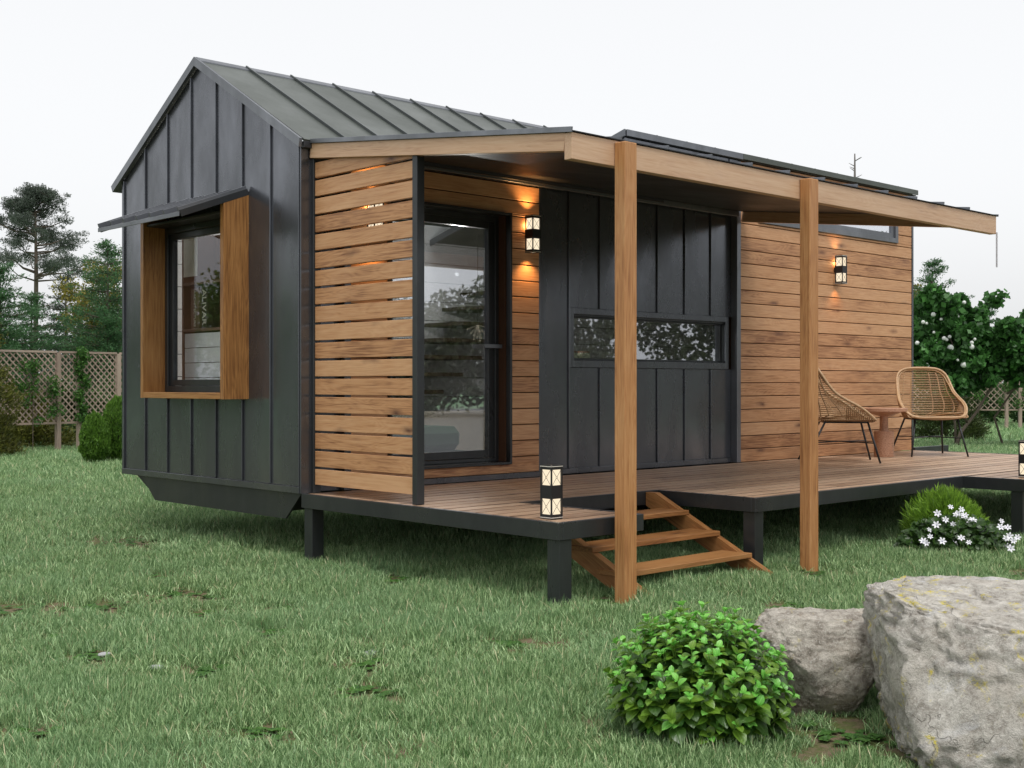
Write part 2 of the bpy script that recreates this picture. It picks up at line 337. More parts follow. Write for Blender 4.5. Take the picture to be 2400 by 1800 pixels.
def bar(name, p0, p1, w, h, mat, parent=None, up=(0, 0, 1), bevel=0.0015):
    p0 = Vector(p0); p1 = Vector(p1); x = (p1 - p0); L = x.length; x.normalize()
    y = Vector(up).cross(x).normalized(); z = x.cross(y)
    R = Matrix((x, y, z)).transposed().to_4x4()
    return link(bpy.data.objects.new(name, box_mesh(L, w, h, mat, bevel)), parent, Matrix.Translation((p0 + p1) / 2) @ R)
class MB:
    def __init__(s): s.v = []; s.f = []
    def tube(s, pts, r, sides=6, closed=False, cap=True):
        pts = [Vector(p) for p in pts]; n = len(pts); rr = r if isinstance(r, (list, tuple)) else [r] * n; b0 = len(s.v)
        ref = None
        for i, p in enumerate(pts):
            if closed: t = pts[(i + 1) % n] - pts[i - 1]
            else: t = pts[min(i + 1, n - 1)] - pts[max(i - 1, 0)]
            t.normalize()
            if ref is None: ref = Vector((0, 0, 1)) if abs(t.z) < 0.9 else Vector((1, 0, 0))
            a = t.cross(ref).normalized(); b = t.cross(a).normalized(); ref = -b if False else a.cross(t).normalized() * 1.0
            for j in range(sides):
                q = 2 * math.pi * j / sides; s.v.append(p + (a * math.cos(q) + b * math.sin(q)) * rr[i])
        m = n if closed else n - 1
        for i in range(m):
            for j in range(sides):
                i2 = (i + 1) % n; j2 = (j + 1) % sides
                s.f.append((b0 + i * sides + j, b0 + i2 * sides + j, b0 + i2 * sides + j2, b0 + i * sides + j2))
        if cap and not closed:
            s.f.append(tuple(b0 + j for j in range(sides))[::-1]); s.f.append(tuple(b0 + (n - 1) * sides + j for j in range(sides)))
    def box(s, x0, x1, y0, y1, z0, z1):
        b = len(s.v); s.v += [Vector(p) for p in ((x0, y0, z0), (x1, y0, z0), (x1, y1, z0), (x0, y1, z0), (x0, y0, z1), (x1, y0, z1), (x1, y1, z1), (x0, y1, z1))]
        s.f += [tuple(b + i for i in f) for f in ((3, 2, 1, 0), (4, 5, 6, 7), (0, 1, 5, 4), (1, 2, 6, 5), (2, 3, 7, 6), (3, 0, 4, 7))]
    def lathe(s, prof, c=(0, 0, 0), seg=32):
        b = len(s.v); n = len(prof)
        for r, z in prof:
            for j in range(seg):
                q = 2 * math.pi * j / seg; s.v.append(Vector((c[0] + r * math.cos(q), c[1] + r * math.sin(q), c[2] + z)))
        for i in range(n - 1):
            for j in range(seg): s.f.append((b + i * seg + j, b + i * seg + (j + 1) % seg, b + (i + 1) * seg + (j + 1) % seg, b + (i + 1) * seg + j))
        s.f.append(tuple(b + j for j in range(seg))[::-1]); s.f.append(tuple(b + (n - 1) * seg + j for j in range(seg)))
    def prism(s, poly, axis, a0, a1):
        """polygon in the plane across axis, extruded from a0 to a1"""
        b = len(s.v); n = len(poly)
        def P(u, v, w): return Vector((w, u, v)) if axis == 'x' else (Vector((u, w, v)) if axis == 'y' else Vector((u, v, w)))
        for w in (a0, a1): s.v += [P(u, v, w) for u, v in poly]
        s.f.append(tuple(range(b, b + n))[::-1]); s.f.append(tuple(range(b + n, b + 2 * n)))
        for i in range(n): s.f.append((b + i, b + (i + 1) % n, b + n + (i + 1) % n, b + n + i))
    def me(s, name, mat=None, smooth=False):
        me = bpy.data.meshes.new(name); me.from_pydata([tuple(v) for v in s.v], [], s.f)
        bm = bmesh.new(); bm.from_mesh(me); bmesh.ops.recalc_face_normals(bm, faces=bm.faces[:]); bm.to_mesh(me); bm.free()
        if mat: me.materials.append(mat)
        if smooth: me.polygons.foreach_set('use_smooth', [True] * len(me.polygons))
        return me
    def build(s, name, mat, parent=None, Mx=None, smooth=False):
        m = s.me(name, mat, smooth)
        if Mx is not None: pass
        return link(bpy.data.objects.new(name, m), parent, Mx if Mx is not None else Matrix.Identity(4))
def quads_mesh(name, V, mat, rnd=None, nper=4):
    """V: (n, nper, 3) array -> one mesh of n separate faces, with a per-point attribute rnd"""
    n = len(V); me = bpy.data.meshes.new(name); me.vertices.add(n * nper); me.vertices.foreach_set('co', V.reshape(-1).astype(np.float32))
    me.loops.add(n * nper); me.loops.foreach_set('vertex_index', np.arange(n * nper, dtype=np.int32))
    me.polygons.add(n); me.polygons.foreach_set('loop_start', np.arange(0, n * nper, nper, dtype=np.int32))
    me.update(calc_edges=True)
    if rnd is None: rnd = RNG.random(n)
    a = me.attributes.new('rnd', 'FLOAT', 'POINT'); a.data.foreach_set('value', np.repeat(rnd, nper).astype(np.float32))
    me.materials.append(mat); return me
def cards(C, size, aspect=0.45, up=0.0, dirs=None, spread=1.0):
    """diamond-shaped leaves at centres C; dirs = preferred long direction"""
    n = len(C); a = RNG.normal(size=(n, 3)); a[:, 2] += up
    if dirs is not None: a = dirs + a * spread
    a /= np.linalg.norm(a, axis=1)[:, None]; b = np.cross(a, RNG.normal(size=(n, 3))); b /= np.linalg.norm(b, axis=1)[:, None]
    s = np.asarray(size).reshape(-1, 1) * (0.7 + 0.6 * RNG.random((n, 1)))
    V = np.stack([C - a * s * .5, C + b * s * aspect * .5, C + a * s * .5, C - b * s * aspect * .5], axis=1); return V
def rot_to(nrm, roll=0.0):
    return Vector(nrm).to_track_quat('Z', 'Y').to_matrix().to_4x4() @ Matrix.Rotation(roll, 4, 'Z')

# ================================================================== GROUND
def build_ground():
    mb = MB(); R = 700
    mb.v = [Vector(p) for p in ((-R, -R, 0), (R, -R, 0), (R, R, 0), (-R, R, 0))]; mb.f = [(0, 1, 2, 3)]
    o = mb.build('ground', M['ground']); tag(o, kind='structure')
build_ground()

mb = MB(); mb.v = [Vector(p) for p in ((-30, -34, .004), (80, -34, .004), (80, -2.6, .004), (-30, -2.6, .004))]; mb.f = [(0, 1, 2, 3)]
M['reflection_ground'] = plain('reflection_grey', (0.08, 0.08, 0.078), 0.95, nscale=3, namp=0.2, bstr=0.3)
tag(mb.build('unseen_grey_sheet', M['reflection_ground']), kind='structure')  # unseen grey sheet added behind the camera to tone the glass reflections
FW = np.array([0.68464, 0.72888]); RT = np.array([0.72888, -0.68464])
def on_ground_clear(x, y):
    """True where grass can grow (not under posts)"""
    ok = np.ones(len(x), bool)
    for (a, b, c, d) in ((5.06, 5.16, 4.99, 5.09), (5.06, 5.16, 7.47, 7.58), (7.155, 7.255, 5.145, 5.245), (5.46, 5.57, 4.85, 4.935), (7.375, 7.485, 4.85, 4.935)):
        ok &= ~((x > a) & (x < b) & (y > c) & (y < d))
    return ok
def build_grass():
    # tuft templates kept in a collection of their own
    tc = bpy.data.collections.new('grass_tuft_templates')
    for q in range(7):
        r = random.Random(q); V = []; F = []; rn = []
        for b in range(34):
            a = r.random() * 6.283; rr = 0.040 * math.sqrt(r.random()); bx, by = rr * math.cos(a), rr * math.sin(a)
            h = r.uniform(0.040, 0.085) * (1.35 if r.random() < 0.12 else 1.0); w = r.uniform(0.0011, 0.0021)
            la = r.random() * 6.283; lean = r.uniform(0.05, 0.5) * h; cu = r.uniform(0.1, 0.9); fa = r.random() * 6.283
            fx, fy = math.cos(fa) * w, math.sin(fa) * w; n0 = len(V); c = r.random()
            for t in (0, 0.4, 0.75):
                off = lean * (t ** (1 + cu)); zz = h * (t - 0.22 * cu * t * t)
                px, py = bx + math.cos(la) * off, by + math.sin(la) * off; k = 1 - 0.45 * t
                V += [(px - fx * k, py - fy * k, zz), (px + fx * k, py + fy * k, zz)]
            V.append((bx + math.cos(la) * lean, by + math.sin(la) * lean, h * (1 - 0.22 * cu)))
            F += [(n0, n0 + 1, n0 + 3, n0 + 2), (n0 + 2, n0 + 3, n0 + 5, n0 + 4), (n0 + 4, n0 + 5, n0 + 6)]; rn += [c] * 7
        me = bpy.data.meshes.new('grass_tuft'); me.from_pydata(V, [], F); at = me.attributes.new('rnd', 'FLOAT', 'POINT'); at.data.foreach_set('value', rn)
        me.materials.append(M['grass']); tc.objects.link(bpy.data.objects.new('grass_tuft', me))
    # broad-leaved weed rosette
    V = []; F = []; rn = []
    for b in range(12):
        a = b * 0.52 + random.random() * .3; L = random.uniform(.02, .045); n0 = len(V)
        ca, sa = math.cos(a), math.sin(a)
        for t, w in ((0, .003), (.5, .011), (1, .002)):
            for sgn in (-1, 1): V.append((ca * L * t - sa * w * sgn, sa * L * t + ca * w * sgn, .008 + .022 * t * (1.3 - t)))
        F += [(n0, n0 + 1, n0 + 3, n0 + 2), (n0 + 2, n0 + 3, n0 + 5, n0 + 4)]; rn += [.2 + .5 * random.random()] * 6
    me = bpy.data.meshes.new('weed_rosette'); me.from_pydata(V, [], F); at = me.attributes.new('rnd', 'FLOAT', 'POINT'); at.data.foreach_set('value', rn)
    me.materials.append(M['vine']); tc.objects.link(bpy.data.objects.new('weed_rosette', me))
    # scatter: bands of distance with growing tufts
    P = []; S = []; I = []
    for d0, d1, sp, sc in ((1.6, 5.5, 0.030, 1.0), (5.5, 9.5, 0.042, 1.2), (9.5, 16, 0.068, 1.55), (16, 27, 0.13, 2.2), (27, 60, 0.30, 3.2)):
        dd = np.arange(d0, d1, sp); us = []
        for d in dd:
            hw = 0.43 * d + 0.35; u = np.arange(-hw, hw, sp); us.append(np.stack([u, np.full(len(u), d)], 1))
        U = np.concatenate(us); U += (RNG.random(U.shape) - .5) * sp * 1.6
        xy = U[:, 1:2] * FW + U[:, 0:1] * RT; keep = on_ground_clear(xy[:, 0], xy[:, 1])
        dens = np.ones(len(xy)); hh = np.ones(len(xy))
        for bx, by, br in BARE:
            dx = (xy[:, 0] - bx); dy = (xy[:, 1] - by); q = np.sqrt(dx * dx + dy * dy) / (br * 1.45)
            wob = 0.8 + 0.35 * np.sin(5 * np.arctan2(dy, dx) + bx * 9) ; q = q / wob
            dens = np.minimum(dens, np.clip((q - 0.75) * 1.9, 0.015, 1)); hh = np.minimum(hh, np.clip(q * .6, 0.25, 1))
        keep &= RNG.random(len(xy)) < dens
        nz = np.array([mnoise.noise((x * 1.7, y * 1.7, 0.3)) * .6 + mnoise.noise((x * 6, y * 6, 2.3)) * .5 for x, y in xy[keep]])
        xy = xy[keep]; hh = hh[keep]
        thin = RNG.random(len(xy)) < np.clip(1.05 + nz * 1.5, 0.22, 1)
        xy = xy[thin]; hh = hh[thin]; nz = nz[thin]
        hz = np.clip(0.86 + nz * 0.55, 0.5, 1.5) * hh
        P.append(np.concatenate([xy, np.zeros((len(xy), 1))], 1))
        s = sc * (0.85 + .4 * RNG.random(len(xy)))
        S.append(np.stack([s, s, (0.55 + 0.45 * sc / 1.0 * .9) * hz * (.8 + .4 * RNG.random(len(xy)))], 1))
        idx = RNG.integers(0, 7, len(xy))
        I.append(idx)
    # weeds in and round the bare spots
    W = []
    for bx, by, br in BARE:
        for _ in range(int(26 * br / .2)):
            a = random.random() * 6.283; q = br * random.uniform(.1, 1.1); W.append((bx + q * math.cos(a), by + q * math.sin(a), 0))
    W = np.array(W); P.append(W); S.append(np.ones((len(W), 3)) * (.6 + .6 * RNG.random((len(W), 1)))); I.append(np.full(len(W), 7))
    P = np.concatenate(P); S = np.concatenate(S); I = np.concatenate(I); n = len(P)
    print('grass tufts', n)
    me = bpy.data.meshes.new('grass_points'); me.vertices.add(n); me.vertices.foreach_set('co', P.reshape(-1).astype(np.float32))
    a = me.attributes.new('scl', 'FLOAT_VECTOR', 'POINT'); a.data.foreach_set('vector', S.reshape(-1).astype(np.float32))
    rot = np.stack([(RNG.random(n) - .5) * .25, (RNG.random(n) - .5) * .25, RNG.random(n) * 6.283], 1)
    a = me.attributes.new('rot', 'FLOAT_VECTOR', 'POINT'); a.data.foreach_set('vector', rot.reshape(-1).astype(np.float32))
    a = me.attributes.new('idx', 'INT', 'POINT'); a.data.foreach_set('value', I.astype(np.int32))
    o = link(bpy.data.objects.new('lawn_grass', me)); tag(o, 'muted green uncut lawn grass covering the whole garden', 'grass', kind='stuff')
    g = bpy.data.node_groups.new('grass_scatter', 'GeometryNodeTree')
    g.interface.new_socket('Geometry', in_out='INPUT', socket_type='NodeSocketGeometry'); g.interface.new_socket('Geometry', in_out='OUTPUT', socket_type='NodeSocketGeometry')
    gi = g.nodes.new('NodeGroupInput'); go = g.nodes.new('NodeGroupOutput'); iop = g.nodes.new('GeometryNodeInstanceOnPoints')
    ci = g.nodes.new('GeometryNodeCollectionInfo'); ci.inputs['Collection'].default_value = tc; ci.inputs['Separate Children'].default_value = True; ci.inputs['Reset Children'].default_value = True
    def na(nm, ty):
        x = g.nodes.new('GeometryNodeInputNamedAttribute'); x.data_type = ty; x.inputs['Name'].default_value = nm; return x.outputs['Attribute']
    iop.inputs['Pick Instance'].default_value = True
    L = g.links.new
    L(gi.outputs[0], iop.inputs['Points']); L(ci.outputs[0], iop.inputs['Instance']); L(na('idx', 'INT'), iop.inputs['Instance Index'])
    L(na('rot', 'FLOAT_VECTOR'), iop.inputs['Rotation']); L(na('scl', 'FLOAT_VECTOR'), iop.inputs['Scale']); L(iop.outputs[0], go.inputs[0])
    md = o.modifiers.new('scatter', 'NODES'); md.node_group = g
build_grass()

# ================================================================== HOUSE
GX, WY = 5.04, 7.60                 # gable wall plane (x), long wall plane (y)
RIDGE_Y, RIDGE_Z = 9.066, 3.932
EF = (7.545, 3.066); EB = (10.55, 3.064)   # eave edges front/back (y, z top)
DZ = 0.507                          # deck and floor level
house = thing('tiny_house', 'charcoal metal and wood clad tiny house with a green-grey gable roof', 'house', (GX, WY, 0))
def roof_z(y):
    if y <= RIDGE_Y: return EF[1] + (y - EF[0]) * (RIDGE_Z - EF[1]) / (RIDGE_Y - EF[0])
    return EB[1] + (EB[0] - y) * (RIDGE_Z - EB[1]) / (EB[0] - RIDGE_Y)

# --- gable wall: panels between the standing seams, window opening
gw = node('gable_wall', house, (GX, 9.0, DZ))
WIN = (8.356, 9.59, 1.235, 2.62)     # y0, y1, z0, z1 of the opening
seams = [7.60, 7.991, 8.388, 8.785, 9.182, 9.579, 9.974, 10.372, 10.40]
def gpoly(y0, y1, z0):
    top = lambda y: roof_z(y) - 0.062
    pts = [(y0, z0), (y1, z0), (y1, top(y1))]
    if y0 < RIDGE_Y < y1: pts.append((RIDGE_Y, top(RIDGE_Y)))
    pts.append((y0, top(y0))); return pts
for a, b in zip(seams[:-1], seams[1:]):
    cuts = sorted({a, b} | {v for v in WIN[:2] if a < v < b})
    for c, d in zip(cuts[:-1], cuts[1:]):
        mid = (c + d) / 2
        if WIN[0] < mid < WIN[1]:
            mb = MB(); mb.prism([(c, .56), (d, .56), (d, WIN[2]), (c, WIN[2])], 'x', GX + .004, GX + .02); mb.build('wall_panel', M['metal'], gw)
            mb = MB(); mb.prism(gpoly(c, d, WIN[3]), 'x', GX + .004, GX + .02); mb.build('wall_panel', M['metal'], gw)
        else:
            mb = MB(); mb.prism(gpoly(c, d, .56), 'x', GX + .004, GX + .02); mb.build('wall_panel', M['metal'], gw)
for y in seams[:-1]:
    yy = y + (.009 if y == 7.60 else 0)
    if WIN[0] < y < WIN[1]:
        box('wall_seam', GX - .012, GX + .004, yy - .0065, yy + .0065, .56, WIN[2] - .055, M['metal'], gw)
        box('wall_seam', GX - .012, GX + .004, yy - .0065, yy + .0065, 2.74, roof_z(yy) - .072, M['metal'], gw)
    else: box('wall_seam', GX - .012, GX + .004, yy - .0065, yy + .0065, .56, roof_z(yy) - .075, M['metal'], gw)
box('base_trim', GX - .012, GX + .02, 7.60, 10.40, .507, .557, M['metal'], gw)
box('corner_trim', GX - .004, GX + .10, 7.585, 7.603, .507, roof_z(7.6) - .06, M['metal'], gw)
box('corner_trim', GX - .006, GX + .02, 10.383, 10.41, .507, roof_z(10.4) - .06, M['metal'], gw)
# pale inner lining of the gable
mb = MB()
for poly in ([(7.66, .52), (8.356, .52), (8.356, 3.0), (7.66, 3.0)], [(9.59, .52), (10.34, .52), (10.34, 3.0), (9.59, 3.0)], [(8.356, .52), (9.59, .52), (9.59, 1.235), (8.356, 1.235)],
             [(7.66, 3.0), (8.356, 3.0), (8.356, 2.62), (9.59, 2.62), (9.59, 3.0), (10.34, 3.0), (9.066, 3.75)]):
    mb.prism(poly, 'x', GX + .021, GX + .07)
mb.build('inner_lining', M['inner_wall'], gw)

# --- gable roof
rf = node('gable_roof', house, (GX, RIDGE_Y, RIDGE_Z))
RX0, RX1 = 5.02, 9.05
sl = Vector((0, RIDGE_Y - EF[0], RIDGE_Z - EF[1])); nrm = Vector((0, -sl.z, sl.y)).normalized()
def roofp(x, y, dz=0): return Vector((x, y, roof_z(y) + dz))
sx = [RX0 + .02] + [5.48 + .4345 * i for i in range(9)]
for a, b in zip(sx[:-1], sx[1:]):
    p0 = roofp((a + b) / 2, EF[0]) - nrm * .012; p1 = roofp((a + b) / 2, RIDGE_Y) - nrm * .012
    bar('roof_panel', p0, p1, b - a - .002, .018, M['roof'], rf, up=nrm)
for x in sx[1:]:
    bar('roof_seam', roofp(x, EF[0]) + nrm * .006, roofp(x, RIDGE_Y) + nrm * .006, .016, .026, M['roof_seam'], rf, up=nrm)
nb = Vector((0, RIDGE_Z - EB[1], EB[0] - RIDGE_Y)).normalized()
for (xa, xb, ya, yb, m_) in ((RX0, 5.3, EB[0], RIDGE_Y, 'roof'), (5.3, 8.8, EB[0], 10.35, 'roof'), (5.3, 8.8, 10.35, 9.12, 'glass_clear'), (5.3, 8.8, 9.12, RIDGE_Y, 'roof'), (8.8, RX1, EB[0], RIDGE_Y, 'roof')):
    bar('rear_roof_slope' if m_ == 'roof' else 'pane', roofp((xa + xb) / 2, ya) - nb * .012, roofp((xa + xb) / 2, yb) - nb * .012, xb - xa - .002, .018 if m_ == 'roof' else .006, M[m_], rf, up=nb)  # glazed part is an added, unseen skylight that brightens the rooms
mb = MB(); mb.prism([(RIDGE_Y - .07, roof_z(RIDGE_Y - .07) + .006), (RIDGE_Y, RIDGE_Z + .008), (RIDGE_Y + .07, roof_z(RIDGE_Y + .07) + .006), (RIDGE_Y + .07, roof_z(RIDGE_Y + .07) - .012), (RIDGE_Y - .07, roof_z(RIDGE_Y - .07) - .012)], 'x', RX0, RX1)
mb.build('ridge_cap', M['trim'], rf)
mb = MB(); mb.prism([(EF[0], EF[1]), (RIDGE_Y, RIDGE_Z + .006), (RIDGE_Y, RIDGE_Z - .066), (EF[0] + .012, EF[1] - .062)], 'x', GX - .042, GX - .018); mb.build('rake_trim', M['trim'], rf)
mb = MB(); mb.prism([(EB[0], EB[1]), (RIDGE_Y, RIDGE_Z + .006), (RIDGE_Y, RIDGE_Z - .066), (EB[0] - .03, EB[1] - .055)], 'x', GX - .042, GX - .018); mb.build('rake_trim', M['trim'], rf)
mb = MB(); mb.prism([(EB[0], EB[1] - .004), (10.39, roof_z(10.39) - .03), (10.39, roof_z(10.39) - .05), (EB[0] - .03, EB[1] - .055)], 'x', GX - .017, RX1); mb.build('rear_eave', M['trim'], rf)
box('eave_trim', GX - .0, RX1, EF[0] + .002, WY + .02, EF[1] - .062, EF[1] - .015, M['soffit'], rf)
mb = MB(); mb.prism([(7.62, 3.0), (RIDGE_Y, RIDGE_Z - .06), (10.38, 3.0)], 'x', RX1 - .06, RX1 - .02); mb.build('gable_end', M['metal'], rf)
# loft ceiling so no light leaks in
for (a, b, c, d) in ((GX + .07, 8.3, 7.66, 8.7), (8.3, 13.6, 7.66, 8.3)): box('ceiling', a, b, c, d, 3.0, 3.03, M['inner_wall'], house)

# --- chassis below the floor
ch = node('chassis', house, (GX, 9, .3))
mb = MB(); mb.prism([(7.603, .505), (10.068, .505), (9.83, .31), (7.81, .31)], 'x', GX + .012, GX + .03); mb.build('skirt_panel', M['metal_frame'], ch)
mb = MB(); mb.prism([(7.68, .505), (10.2, .505), (9.9, .36), (7.85, .36)], 'x', GX + .031, 13.62); mb.build('floor_frame', M['soffit'], ch)
for wx in (8.7, 9.5):
    mb = MB(); mb.lathe([(.0, -.09), (.22, -.09), (.245, -.06), (.245, .06), (.22, .09), (.0, .09)], (0, 0, 0), 24)
    w = mb.build('wheel', M['rubber'], ch, Matrix.Translation((wx, 8.05, .245)) @ Matrix.Rotation(math.pi / 2, 4, 'X'))
    mb = MB(); mb.lathe([(.0, -.095), (.12, -.095), (.13, -.08), (.13, .08), (.0, .08)], (0, 0, 0), 20)
    mb.build('rim', M['trim'], w, Matrix.Translation((wx, 8.05, .245)) @ Matrix.Rotation(math.pi / 2, 4, 'X'))
box('base_frame', 13.73, 14.55, 7.56, 7.62, .462, .540, M['metal_frame'], ch)

# --- floor, back and end walls, inner lining of the front wall
box('floor', GX + .03, 13.62, 7.66, 10.38, .508, .548, M['inner_floor'], house, 0)
bw = node('back_wall', house, (9, 10.36, DZ))
for (a, b, z0, z1) in ((GX + .02, 13.7, .507, 3.0),): box('outer_panel', a, b, 10.37, 10.40, z0, z1, M['metal'], bw, 0)
for i in range(12):
    z = .55 + i * .205
    for a, b in ((GX + .08, 13.58),): box('plank', a, b, 10.345, 10.365, z, z + .199, M['inner_wall'], bw, .003)
ew = node('end_wall', house, (13.7, 9, DZ))
box('outer_panel', 13.62, 13.70, 7.62, 10.40, .507, 2.78, M['metal'], ew, 0)
mb = MB(); mb.prism([(7.62, 2.78), (10.40, 2.78), (7.62, 3.55)], 'x', 13.62, 13.70); mb.build('outer_panel', M['metal'], ew)
# front wall openings: door, kitchen window, clerestory (x0,x1,z0,z1)
DOOR = (5.86, 7.08, .65, 2.71); KW = (7.936, 10.142, 1.513, 1.920); CW = (10.66, 13.30, 3.02, 3.40)
def wall_with_holes(name, x0, x1, z0, z1, y0, y1, holes, mat, parent):
    xs = sorted({x0, x1} | {h[0] for h in holes} | {h[1] for h in holes}); xs = [x for x in xs if x0 <= x <= x1]
    mb = MB()
    for a, b in zip(xs[:-1], xs[1:]):
        m = (a + b) / 2; zz = z0
        for h in sorted([h for h in holes if h[0] < m < h[1]], key=lambda h: h[2]):
            if h[2] > zz: mb.box(a, b, y0, y1, zz, h[2])
            zz = h[3]
        if zz < z1: mb.box(a, b, y0, y1, zz, z1)
    return mb.build(name, mat, parent)
lw = node('long_wall', house, (9, WY, DZ))
wall_with_holes('inner_lining', GX + .07, 13.6, .52, 2.99, 7.76, 7.80, [DOOR, KW], M['inner_wall'], lw)

# --- long wall: dark metal return at the left, wood section with the door, metal section with the kitchen window
def clad(parent, x0, x1, z0, z1, pitch, zref, y_front, th, holes, mat, name='plank'):
    """horizontal planks of one pitch, cut round the holes"""
    k0 = math.floor((z0 - zref) / pitch); z = zref + k0 * pitch
    while z < z1 - 1e-4:
        a, b = max(z, z0), min(z + pitch, z1)
        if b - a > .012:
            spans = [(x0, x1, a, b)]
            for h in holes:
                nxt = []
                for (p, q, r, s) in spans:
                    if h[1] <= p or h[0] >= q or h[3] <= r or h[2] >= s: nxt.append((p, q, r, s)); continue
                    if r < h[2]: nxt.append((p, q, r, h[2]))
                    if s > h[3]: nxt.append((p, q, h[3], s))
                    rr, ss = max(r, h[2]), min(s, h[3])
                    if p < h[0]: nxt.append((p, h[0], rr, ss))
                    if q > h[1]: nxt.append((h[1], q, rr, ss))
                spans = nxt
            for (p, q, r, s) in spans:
                if s - r > .01 and q - p > .01:
                    lo = .004 if abs(r - z) < 1e-6 else 0; hi = .004 if abs(s - z - pitch) < 1e-6 else 0
                    box(name, p, q, y_front, y_front + th, r + lo, s - hi, mat, parent, .004)
        z += pitch
# left return and metal section (recessed to y 7.66)
ml = node('metal_wall', house, (7.5, 7.66, DZ))
box('wall_panel', 5.14, 5.43, 7.66, 7.68, .557, 3.0, M['metal'], ml)
box('wall_panel', GX + .10, 5.14, 7.66, 7.68, .557, 3.0, M['metal'], ml)
box('base_trim', GX + .10, 5.425, 7.645, 7.66, .509, .557, M['metal'], ml)
box('corner_trim', 5.425, 5.485, 7.592, 7.66, .509, 2.985, M['metal'], ml)
box('corner_trim', 7.462, 7.486, 7.605, 7.66, .509, 2.985, M['metal'], ml)
ks = [7.486, 7.878, 8.278, 8.664, 9.081, 9.489, 9.896, 10.24]
for a, b in zip(ks[:-1], ks[1:]):
    lo = (.557, 1.447) ; hi = (1.975, 3.0)
    if a < 7.8: box('wall_panel', a, b, 7.66, 7.68, .557, 3.0, M['metal'], ml)
    else:
        box('wall_panel', a, b, 7.66, 7.68, lo[0], lo[1], M['metal'], ml); box('wall_panel', a, b, 7.66, 7.68, hi[0], hi[1], M['metal'], ml)
for x in ks[1:-1]:
    if x < 7.9: box('wall_seam', x - .0065, x + .0065, 7.644, 7.66, .557, 3.0, M['metal'], ml)
    else:
        box('wall_seam', x - .0065, x + .0065, 7.644, 7.66, .557, 1.445, M['metal'], ml); box('wall_seam', x - .0065, x + .0065, 7.644, 7.66, 1.977, 3.0, M['metal'], ml)
box('base_trim', 7.486, 10.22, 7.645, 7.66, .509, .557, M['metal'], ml)
box('head_trim', 5.43, 10.24, 7.56, 7.60, 2.985, 3.035, M['trim'], ml)
box('head_soffit', GX + .1, 10.24, 7.545, 7.66, 3.036, 3.05, M['soffit'], ml)
# wood section with the door
wd = node('door_wall', house, (6.4, WY, DZ))
wall_with_holes('backing', 5.485, 7.462, .557, 2.985, 7.618, 7.75, [DOOR], M['backing'], wd)
box('base_trim', 5.485, 7.462, 7.585, 7.61, .509, .555, M['metal'], wd)
clad(wd, 5.487, 7.460, .556, 2.982, .1346, .6895 - .1346, WY, .017, [(5.834, 7.113, .631, 2.727)], M['cladding'])
# door
dr = node('door', house, (6.47, 7.7, .63))
def frame(parent, name, x0, x1, z0, z1, w, y0, y1, mat, bottom=None, top=None):
    b_ = w if bottom is None else bottom; t_ = w if top is None else top
    box(name, x0, x0 + w, y0, y1, z0, z1, mat, parent); box(name, x1 - w, x1, y0, y1, z0, z1, mat, parent)
    box(name, x0 + w, x1 - w, y0, y1, z1 - t_, z1, mat, parent); box(name, x0 + w, x1 - w, y0, y1, z0, z0 + b_, mat, parent)
frame(dr, 'door_surround', 5.834, 7.113, .631, 2.727, .022, 7.565, 7.76, M['metal_frame'])
frame(dr, 'door_frame', 5.862, 7.085, .655, 2.703, .045, 7.70, 7.75, M['metal_frame'], bottom=.03)
frame(dr, 'door_leaf_frame', 5.905, 7.042, .687, 2.66, .062, 7.715, 7.765, M['metal_frame'])
box('pane', 5.962, 6.985, 7.735, 7.741, .744, 2.605, M['glass'], dr, 0)
hd = box('handle', 6.885, 7.10, 7.655, 7.668, 1.598, 1.632, M['trim'], dr)
box('handle_plate', 7.0, 7.03, 7.668, 7.715, 1.60, 1.63, M['metal_frame'], hd)
# kitchen window
kw = node('kitchen_window', house, (9, 7.66, 1.5))
frame(kw, 'window_surround', 7.885, 10.178, 1.447, 1.975, .05, 7.644, 7.664, M['metal'], bottom=.064, top=.054)
mb = MB()
for (a, b, c, d) in ((7.93, 10.133, 1.906, 1.921), (7.93, 10.133, 1.505, 1.515), (7.93, 7.938, 1.516, 1.905), (10.125, 10.133, 1.516, 1.905)): mb.box(a, b, 7.664, 7.80, c, d)
mb.build('window_reveal', M['metal_frame'], kw)
frame(kw, 'window_frame', 7.939, 10.124, 1.516, 1.905, .016, 7.70, 7.74, M['metal_frame'])
box('pane', 7.95, 10.11, 7.712, 7.717, 1.53, 1.89, M['glass'], kw, 0)

# --- upper part of the second section: metal band, wood section to the right
up = node('upper_wall', house, (9.5, 7.6, 3.05))
for a, b in ((8.56, 9.081), (9.081, 9.7), (9.7, 10.24)): box('wall_panel', a, b - .002, 7.578, 7.60, 3.051, 3.552, M['metal'], up)
box('wall_seam', 10.09, 10.098, 7.570, 7.578, 3.051, 3.55, M['soffit'], up)
mb = MB(); mb.prism([(7.58, 3.0), (7.58, 3.56), (9.6, 3.0)], 'x', 8.53, 8.56); mb.build('cheek_panel', M['metal'], up)
ww = node('wood_wall', house, (12, 7.59, DZ))
box('corner_trim', 10.236, 10.300, 7.583, 7.66, .509, 3.55, M['trim'], ww)
box('corner_trim', 13.70, 13.735, 7.583, 7.66, .509, 3.56, M['metal'], ww)
wall_with_holes('backing', 10.300, 13.70, .515, 3.545, 7.608, 7.755, [CW], M['backing'], ww)
clad(ww, 10.302, 13.698, .510, 3.552, .1346, .6385 - .1346, 7.59, .017, [(10.60, 13.36, 2.955, 3.46)], M['cladding'])
cw = node('clerestory_window', house, (12, 7.6, 3))
frame(cw, 'window_surround', 10.602, 13.358, 2.957, 3.46, .058, 7.568, 7.66, M['trim'])
